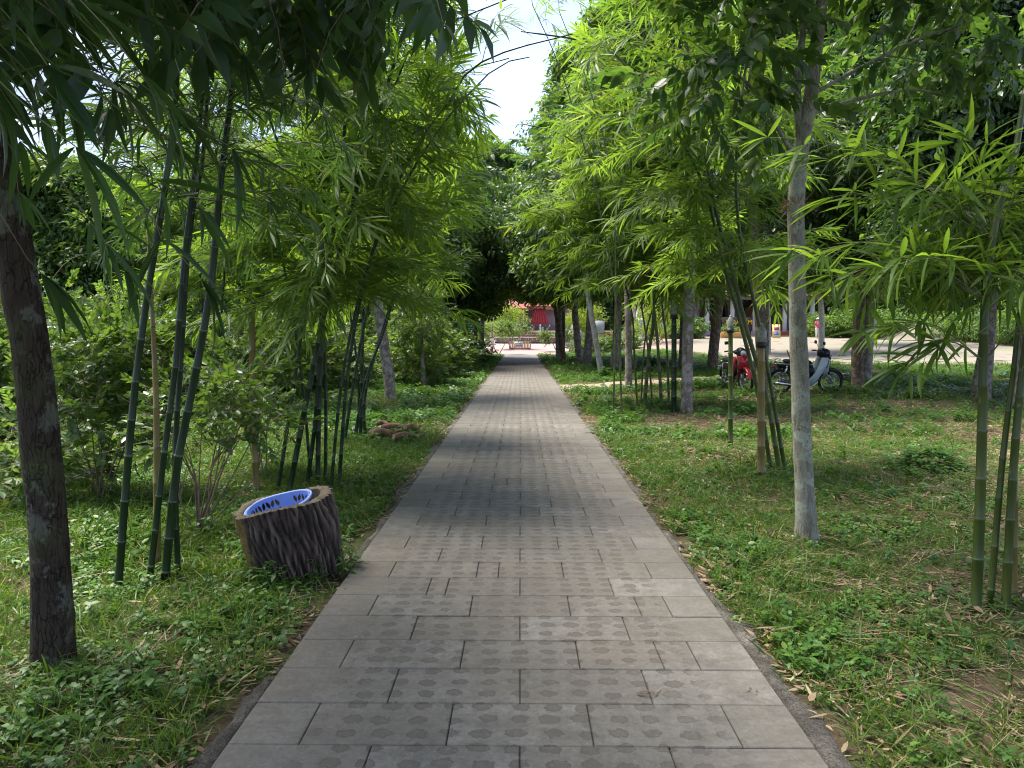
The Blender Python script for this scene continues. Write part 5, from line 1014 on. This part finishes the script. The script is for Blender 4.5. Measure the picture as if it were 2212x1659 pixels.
# pavilions
def pavilion(cx, cy, z, w_, d_, h, label, roof, post, panels=None, drape=False):
    root = empty('pavilion', (cx, cy, z)); tag(root, label, 'pavilion'); q = MB(); e = .6
    v = [(-w_ / 2 - e, -d_ / 2 - e, h), (w_ / 2 + e, -d_ / 2 - e, h), (w_ / 2 + e, d_ / 2 + e, h), (-w_ / 2 - e, d_ / 2 + e, h), (-w_ * .25, 0, h + 1.1), (w_ * .25, 0, h + 1.1)]
    v += [(a, b_, c_ - .12) for a, b_, c_ in v[:4]]; q.add(v, [(0, 1, 5, 4), (1, 2, 5), (2, 3, 4, 5), (3, 0, 4), (0, 6, 7, 1), (1, 7, 8, 2), (2, 8, 9, 3), (3, 9, 6, 0), (9, 8, 7, 6)]); q.build('roof', M[roof], root, False)
    r_ = MB(); n_ = int(w_ / .35)
    for i in range(n_): x_ = -w_ / 2 + w_ * i / (n_ - 1); xt = max(-w_ * .25, min(w_ * .25, x_ * .5)); r_.tube([(x_, -d_ / 2 - e, h + .03), (xt, -.02, h + 1.13)], .04, 4)
    r_.build('roof_ribs', M[roof], root)['kind'] = 'stuff'
    for i in range(4):
        for s_ in (-1, 1): MB().box((-w_ / 2 + w_ * i / 3, s_ * d_ / 2, h / 2), (.16, .16, h), bev=.02).build('post', M[post], root)
    MB().box((0, -d_ / 2, h - .25), (w_, .1, .22)).build('beam', M['wood'], root)
    MB().box((0, d_ / 2 - .1, h / 2), (w_ - .2, .08, h - .3)).build('back_panel', M['lime_paint' if panels else 'lav'], root)
    if panels:
        for i in range(3): MB().box((-w_ / 2 + w_ * (i + .5) / 3, -d_ / 2 + .02, h * .42), (w_ / 3 - .3, .05, h * .6)).build('panel', M['lime_paint'], root)
    if drape:
        q = MB(); pts = [(-.5, .0), (.5, .0)]; n_ = 30; v = []; f = []
        for i in range(n_ + 1):
            u = i / n_
            for j in range(6): k = j / 5; v.append(((u - .5) * (1.1 + .9 * k) * .9, -d_ / 2 - .15 + .07 * math.sin(u * 40), h - .2 - k * (h * .62)))
        for i in range(n_):
            for j in range(5): f.append((i * 6 + j, (i + 1) * 6 + j, (i + 1) * 6 + j + 1, i * 6 + j + 1))
        q.add(v, f); o = q.build('red_drape', M['drape'], root); o.location.x = -w_ * .18; sl = o.modifiers.new('t', 'SOLIDIFY'); sl.thickness = .02
zt = gz(0, 70) + .8
pavilion(-2.2, 71.5, zt, 4.6, 3.2, 2.3, 'red-roofed pavilion with lime green panels behind the tree fern', 'red_roof', 'wood', True)
pavilion(2.8, 72.0, zt, 5.0, 3.2, 2.5, 'red-roofed pavilion with a hanging red drape and white posts', 'red_roof', 'white', False, True)
# green sign on posts
p = W(1014, 706, 49); root = empty('green_sign', (p[0], p[1], gz(p[0], p[1]))); tag(root, 'green sign board with pale lettering behind the dark trunks', 'sign'); zc = p[2] - gz(p[0], p[1])
MB().box((0, 0, zc), (1.55, .06, .86), bev=.01).build('board', M['green_paint'], root); 
for s_ in (-1, 1): MB().tube([(s_ * .86, 0, -.1), (s_ * .86, 0, zc + .45)], .05, 8).build('post', M['green_paint'], root)
q = MB(); q.box((0, -.035, zc + .40), (1.5, .012, .03)); q.box((0, -.035, zc - .40), (1.5, .012, .03)); q.build('border', M['text_pale'], root)
q = MB()
for (x0, z, n_) in ((-.35, .22, 6), (-.5, .05, 10), (-.42, -.12, 9), (-.2, -.25, 4)):
    for i in range(n_): q.box((x0 + i * .11, -.04, zc + z), (.07, .012, U(.06, .11)), (0, U(-.3, .3), 0))
q.build('lettering', M['text_pale'], root)
# white notice board on two dark posts, blue railing
p = W(1294, 706, 47); g_ = gz(p[0], p[1]) + .0; root = empty('notice_board', (p[0], p[1], g_)); tag(root, 'white notice board on two thin dark posts between the trunks', 'board'); zc = p[2] - g_
MB().box((0, 0, zc), (.62, .04, .84), bev=.01).build('board', M['white'], root); q = MB(); q.box((0, -.005, zc + .44), (.70, .06, .04)); q.box((0, -.005, zc - .44), (.70, .06, .04)); q.build('frame', M['mud'], root)
for s_ in (-1, 1): MB().tube([(s_ * .34, 0, -.1), (s_ * .34, 0, zc + .45)], .025, 8).build('post', M['mud'], root)
p = W(1309, 742, 55); g_ = gz(p[0], p[1]); root = empty('tube_railing', (p[0], p[1], g_)); tag(root, 'pale blue tube railing in front of the rubble wall', 'railing')
for z in (.62, .38): MB().tube([(-.75, 0, z), (.75, 0, z)], .03, 6).build('rail', M['steel'], root)
for x_ in (-.75, -.25, .25, .75): MB().tube([(x_, 0, -.05), (x_, 0, .62)], .03, 6).build('post', M['steel'], root)
p = W(1235, 714, 58); g_ = gz(p[0], p[1]); root = empty('boulder', (p[0] + .3, p[1], g_)); tag(root, 'large furrowed grey boulder beside the wall', 'rock'); q = MB(); q.lathe([(.9, -.1), (1.0, .4), (.85, 1.0), (.6, 1.6), (.3, 1.9), (.001, 2.0)], (0, 0, 0), 28); v = q.v[0]; q.v[0] = v * (1 + .12 * vnoise(v * 2.4, 3) + .05 * np.sin(np.arctan2(v[:, 1], v[:, 0]) * 9))[:, None] * np.array([.8, .7, .85]); q.build('rock', M['grey_rock'], root)
for (px, lab, h_) in ((1238, 'thin pale post in front of the grey boulder', 2.3), (1063, 'black lamp post beside the tree fern', 2.6)):
    p = base_at(px, 745, 56); root = empty('slim_post', p); tag(root, lab, 'post'); MB().tube([(0, 0, -.1), (0, 0, h_)], .045, 8).build('shaft', M['cap'] if px > 1100 else M['mud'], root); MB().lathe([(.05, 0), (.08, .04), (.04, .1), (.001, .12)], (0, 0, h_), 10).build('cap', M['cap'] if px > 1100 else M['mud'], root)
p = base_at(1052, 748, 55); root = empty('stone_bench', p); tag(root, 'grey stacked stone bench beside the tree fern', 'bench'); MB().box((0, 0, .42), (1.1, .45, .08), bev=.02).build('seat', M['cap'], root); MB().box((-.38, 0, .18), (.2, .4, .42), bev=.02).build('leg', M['stone'], root); MB().box((.38, 0, .18), (.2, .4, .42), bev=.02).build('leg', M['stone'], root); MB().box((0, .2, .75), (1.1, .08, .5), bev=.02).build('backrest', M['cap'], root)
# frangipani-like plants with bare forking stems
def forked(px, py, Y, h_, label, proto='shrub_green'):
    b = base_at(px, py, Y); root = empty('forked_shrub', b); tag(root, label, 'shrub'); tips = []
    def grow(a, d, l, r, k):
        e = a + d * l; q = MB(); q.tube(np.array([a, (a + e) / 2 + rng.normal(size=3) * l * .05, e]), [r, r * .85, r * .7], 7); q.build('stem', M['cut_wood'] if False else M['bark_pale'], root)
        if k == 0: tips.append(e); return
        for j in range(2): grow(e, unit(d + np.array([U(-.8, .8), U(-.5, .5), .15])), l * U(.6, .8), r * .65, k - 1)
    for s_ in (-1, 1): grow(np.array([0, 0, -.05]), unit(np.array([s_ * .55, U(-.1, .1), 1.0])), h_ * .38, .045, 2)
    tips = np.array(tips); n_ = 16; pp = np.repeat(tips, n_, 0) + rng.normal(size=(len(tips) * n_, 3)) * h_ * .10
    scatter('foliage', pp, eul(rng.normal(size=pp.shape) + [0, 0, .4], 1.0), rng.uniform(1.5, 2.4, len(pp)), P[proto], root)
forked(1077, 763, 52.5, 2.5, 'forked pale-stemmed shrub at the end of the path beside the plaza'); forked(1107, 758, 57, 2.3, 'thin forked shrub just behind the striped barrier'); forked(1205, 752, 55, 1.8, 'small crooked plant in the plaza near the forked trunk')
# shop
z0 = 1.42; Yb = 66.0; root = empty('shop', (20, Yb, z0)); tag(root, 'long lavender shop front with white columns and dark openings', 'shop')
def X(px): return W(px, 720, Yb)[0] - 20
xa, xb = X(1375), X(1768)
MB().box(((xa + xb) / 2, 1.2, .16), (xb - xa, 3.0, .34)).build('floor_slab', M['lav'], root, False); MB().box(((X(1645) + xb) / 2, -.55, .10), (xb - X(1645), .5, .36)).build('step', M['brick_red'], root, False)
MB().box(((xa + xb) / 2, 4.2, 1.9), (xb - xa, .2, 3.4)).build('back_wall', M['dark'], root, False)  # near-black wall colour stands in for the shade inside the shop
for (a, c_) in ((1375, 1400), (1440, 1452), (1500, 1525), (1590, 1618), (1662, 1677), (1722, 1732)): MB().box(((X(a) + X(c_)) / 2, 2.6, 1.9), (X(c_) - X(a), .15, 3.2)).build('wall_pier', M['purple'] if a > 1500 else M['lav'], root, False)
for px in (1378, 1430, 1478, 1526, 1580, 1629, 1693, 1752): MB().box((X(px), -.1, 1.85), (.34, .34, 3.1), bev=.04).build('column', M['white'], root)
MB().box(((xa + xb) / 2, .2, 3.5), (xb - xa + .6, .3, .5)).build('lintel', M['lav'], root, False); q = MB(); q.add([(xa - .5, -1.6, 3.5), (xb + .5, -1.6, 3.5), (xb + .5, 5, 5.2), (xa - .5, 5, 5.2), (xa - .5, -1.6, 3.4), (xb + .5, -1.6, 3.4), (xb + .5, 5, 5.1), (xa - .5, 5, 5.1)], [(0, 1, 2, 3), (7, 6, 5, 4), (0, 4, 5, 1), (1, 5, 6, 2), (2, 6, 7, 3), (3, 7, 4, 0)]); q.build('roof', M['tile_roof'], root, False)
for px in (1405, 1460, 1548, 1605, 1650, 1710): MB().box((X(px), 3.9, 1.5), (1.1, .1, 2.3)).build('door', M['wood'], root, False)
# coffee sign: yellow letters on a dark board
p = W(1594, 704, 62); g_ = gz(p[0], p[1]); root = empty('shop_sign', (p[0], p[1], g_)); tag(root, 'dark board with big yellow coffee lettering behind the bamboo', 'sign'); zc = p[2] - g_
MB().box((-.1, 0, zc), (2.5, .08, 1.5), bev=.01).build('board', M['dark'], root); text('HOA TÍM', .56, (-1.25 + .18, -.05, zc + .14), (R(90), 0, 0), M['text_yellow'], root, bold=.006); text('COFFEE', .56, (-1.25 - .05, -.05, zc - .56), (R(90), 0, 0), M['text_yellow'], root, bold=.012)
for s_ in (-1, 1): MB().tube([(s_ * 1.05, .05, -.1), (s_ * 1.05, .05, zc - .6)], .05, 8).build('post', M['mud'], root)
# framed poster, blue board, planters, table
p = W(1677, 712, 60); g_ = gz(p[0], p[1]); root = empty('poster_stand', (p[0], p[1], g_)); tag(root, 'yellow-framed upright poster with a blue oval beside a whitish trunk', 'sign'); zc = .62
MB().box((0, 0, zc), (.68, .05, 1.15), (R(-8), 0, 0), bev=.01).build('frame', M['text_yellow'], root); MB().box((0, -.035, zc), (.58, .02, 1.04), (R(-8), 0, 0)).build('poster', M['cream'], root); MB().lathe([(.001, 0), (.2, .002), (.001, .012)], (0, -.085, zc - .28), 20, (R(90), 0, 0)).build('oval_print', M['blue_board'], root); MB().box((0, -.045, zc + .22), (.40, .02, .28), (R(-8), 0, 0)).build('picture', M['brick_red'], root)
p = base_at(1386, 742, 60); root = empty('menu_board', p); tag(root, 'tall blue and white board standing at the edge of the plaza', 'sign'); MB().box((0, 0, .98), (.62, .06, 1.25), bev=.01).build('board', M['blue_board'], root); MB().box((0, 0, .24), (.62, .06, .28)).build('lower_board', M['white'], root); MB().box((.0, 0, 1.75), (.62, .06, .28)).build('upper_board', M['white'], root)
q = MB()
for i in range(7): q.box((.05, -.04, .5 + i * .14), (.34, .012, .03))
q.build('lettering', M['white'], root)
for (a, c_, Y, lab) in ((1427, 1446, 62, 'orange planter box close to the blue board'), (1450, 1476, 62, 'orange planter box between the thin poles and the grey trunk'), (1556, 1600, 60.5, 'long orange planter box below the coffee sign')):
    p = base_at((a + c_) / 2, 735, Y); root = empty('planter_box', p); w_ = (c_ - a) / 1534 * Y; tag(root, lab, 'planter'); MB().box((0, 0, .28), (w_, .5, .48), bev=.02).build('box', M['orange'], root); MB().box((0, -.02, .03), (w_ + .05, .5, .08)).build('base', M['stone'], root)
    n_ = 60; pp = np.stack([rng.uniform(-w_ / 2, w_ / 2, n_), rng.uniform(-.2, .2, n_), rng.uniform(.5, 1.0, n_)], 1); scatter('foliage', pp, eul(rng.normal(size=pp.shape), 1), rng.uniform(1.3, 2.2, n_), P['shrub_green'], root)
p = W(1509, 720, 64); root = empty('wooden_table', (p[0], p[1], 1.55)); tag(root, 'brown wooden table under the shop roof', 'table'); MB().box((0, 0, .78), (1.2, .7, .07), bev=.01).build('tabletop', M['wood'], root)
for s_ in (-1, 1): MB().box((s_ * .42, 0, .36), (.12, .5, .78)).build('leg', M['wood'], root)
# sand heap
p = base_at(1985, 741, 58); root = empty('sand_heap', p); tag(root, 'pale heap of sand at the far side of the yard', 'sand heap'); q = MB(); n_ = 30; v = []; f = []
for i in range(9):
    for j in range(n_): a = j / n_ * 6.283; r = (1 - i / 8) + .0005; k = 1 + .1 * math.sin(3 * a + 1) + .05 * math.sin(7 * a + i); v.append((3.3 * r * k * math.cos(a), 2.0 * r * k * math.sin(a), 1.45 * (i / 8) ** 1.15 - .05))
for i in range(8):
    for j in range(n_): f.append((i * n_ + j, i * n_ + (j + 1) % n_, (i + 1) * n_ + (j + 1) % n_, (i + 1) * n_ + j))
q.add(v, f); q.build('sand', M['sand'], root)
# blue car glimpsed through the near bamboo
p = base_at(2190, 722, 56); root = empty('parked_car', p, R(8)); tag(root, 'blue car glimpsed between the near bamboo culms past the yard', 'car'); MB().prism([(-2.1, .3), (-2.1, .75), (-1.9, .9), (-1.1, .98), (-.5, 1.4), (.8, 1.42), (1.4, 1.0), (2.0, .9), (2.15, .6), (2.1, .3)], -.85, .85).build('body', M['blue_board'], root, False); MB().prism([(-.95, 1.0), (-.42, 1.34), (.75, 1.36), (1.2, 1.0)], -.865, .865).build('window', M['dark'], root, False)
for x_ in (-1.3, 1.35):
    for s_ in (-1, 1): MB().torus((x_, .8 * s_, .32), .24, .09, 20, 8, (R(90), 0, 0)).build('wheel', M['rubber'], root)

# ------------------------------------------------------------------ people far off
M['skin'] = simple('skin', (.42, .24, .16), .6); M['shirt_w'] = simple('white shirt', (.68, .66, .62), .8); M['trouser_b'] = simple('blue trousers', (.06, .26, .52), .8); M['shirt_d'] = simple('dark cloth', (.06, .03, .035), .8); M['hair'] = simple('black hair', (.012, .01, .01), .6); M['pink_cloth'] = simple('pink cloth', (.60, .08, .16), .8)
def person(loc, rz, label, pose, top_m, leg_m, hat=None, s_=1.0):
    root = empty('person', loc, rz); tag(root, label, 'person'); J = pose
    edges = [('pel', 'chest'), ('chest', 'neck'), ('neck', 'head'), ('chest', 'shL'), ('shL', 'elL'), ('elL', 'haL'), ('chest', 'shR'), ('shR', 'elR'), ('elR', 'haR'), ('pel', 'hiL'), ('hiL', 'knL'), ('knL', 'anL'), ('anL', 'toL'), ('pel', 'hiR'), ('hiR', 'knR'), ('knR', 'anR'), ('anR', 'toR')]
    names = list(J); rad = dict(pel=.13, chest=.14, neck=.055, head=.095, sh=.06, el=.04, ha=.032, hi=.095, kn=.06, an=.042, to=.035)
    me = bpy.data.meshes.new('body'); me.from_pydata([J[n_] for n_ in names], [(names.index(a), names.index(c_)) for a, c_ in edges], []); o = mesh_obj('body', me, root); me.materials.append(M['skin'])
    md = o.modifiers.new('s', 'SKIN'); me.skin_vertices.new() if not me.skin_vertices else None
    for i, n_ in enumerate(names): r = rad.get(n_, rad.get(n_[:2], .05)); me.skin_vertices[0].data[i].radius = (r, r)
    me.skin_vertices[0].data[names.index('pel')].use_root = True; o.modifiers.new('ss', 'SUBSURF').levels = 1
    g = lambda n_: np.array(J[n_])
    q = MB(); q.tube(crv([g('pel') + (g('pel') - g('chest')) * .15, (g('pel') + g('chest')) / 2, g('chest'), g('neck') * .6 + g('chest') * .4], 10), [.155, .155, .155, .16, .165, .175, .175, .16, .13, .08], 12)
    for k in 'LR': q.tube([g('chest') * .5 + g('sh' + k) * .5, g('sh' + k), (g('sh' + k) + g('el' + k)) / 2 * 1.0, g('el' + k)], [.08, .078, .062, .058], 8)
    q.build('shirt', M[top_m], root); q = MB()
    for k in 'LR': q.tube(crv([g('pel'), g('hi' + k), g('kn' + k), g('an' + k)], 10), [.13, .125, .12, .11, .10, .085, .078, .072, .068, .066], 10)
    q.build('trousers', M[leg_m], root)
    h = g('head'); MB().lathe([(.001, -.02), (.098, .0), (.104, .05), (.085, .10), (.001, .125)], h + np.array([0, .01, .0]), 14).build('hair', M['hair'], root)
    if hat: MB().lathe([(.001, .0), (.19, .04), (.12, .07), (.10, .14), (.001, .16)], h + np.array([0, 0, .02]), 16).build('hat', M[hat], root)
p = base_at(1335, 746, 54.5)
person(p, R(15), 'person in a white top and light blue trousers bending over beside a trunk', dict(pel=(.18, 0, .86), chest=(-.12, 0, 1.02), neck=(-.27, 0, .98), head=(-.40, 0, .92), shL=(-.14, -.18, 1.0), elL=(-.2, -.2, .72), haL=(-.36, -.16, .52), shR=(-.14, .18, 1.0), elR=(-.22, .2, .74), haR=(-.38, .14, .55), hiL=(.18, -.1, .82), knL=(.08, -.11, .46), anL=(.12, -.11, .08), toL=(-.04, -.12, .03), hiR=(.18, .1, .82), knR=(.10, .11, .46), anR=(.16, .11, .08), toR=(.0, .12, .03)), 'shirt_w', 'trouser_b')
p = base_at(1766, 732, 60); p[2] = gz(p[0], p[1])
person(p, R(0), 'person in a pink top and white hat standing by the white-washed trunk', dict(pel=(0, 0, .92), chest=(0, 0, 1.25), neck=(0, 0, 1.42), head=(0, -.01, 1.56), shL=(-.18, 0, 1.36), elL=(-.24, .02, 1.10), haL=(-.2, -.12, .92), shR=(.18, 0, 1.36), elR=(.24, .02, 1.10), haR=(.2, -.12, .92), hiL=(-.09, 0, .88), knL=(-.1, -.02, .48), anL=(-.1, 0, .08), toL=(-.1, -.13, .03), hiR=(.09, 0, .88), knR=(.1, -.02, .48), anR=(.1, .02, .08), toR=(.1, -.12, .03)), 'pink_cloth', 'shirt_w', 'white')
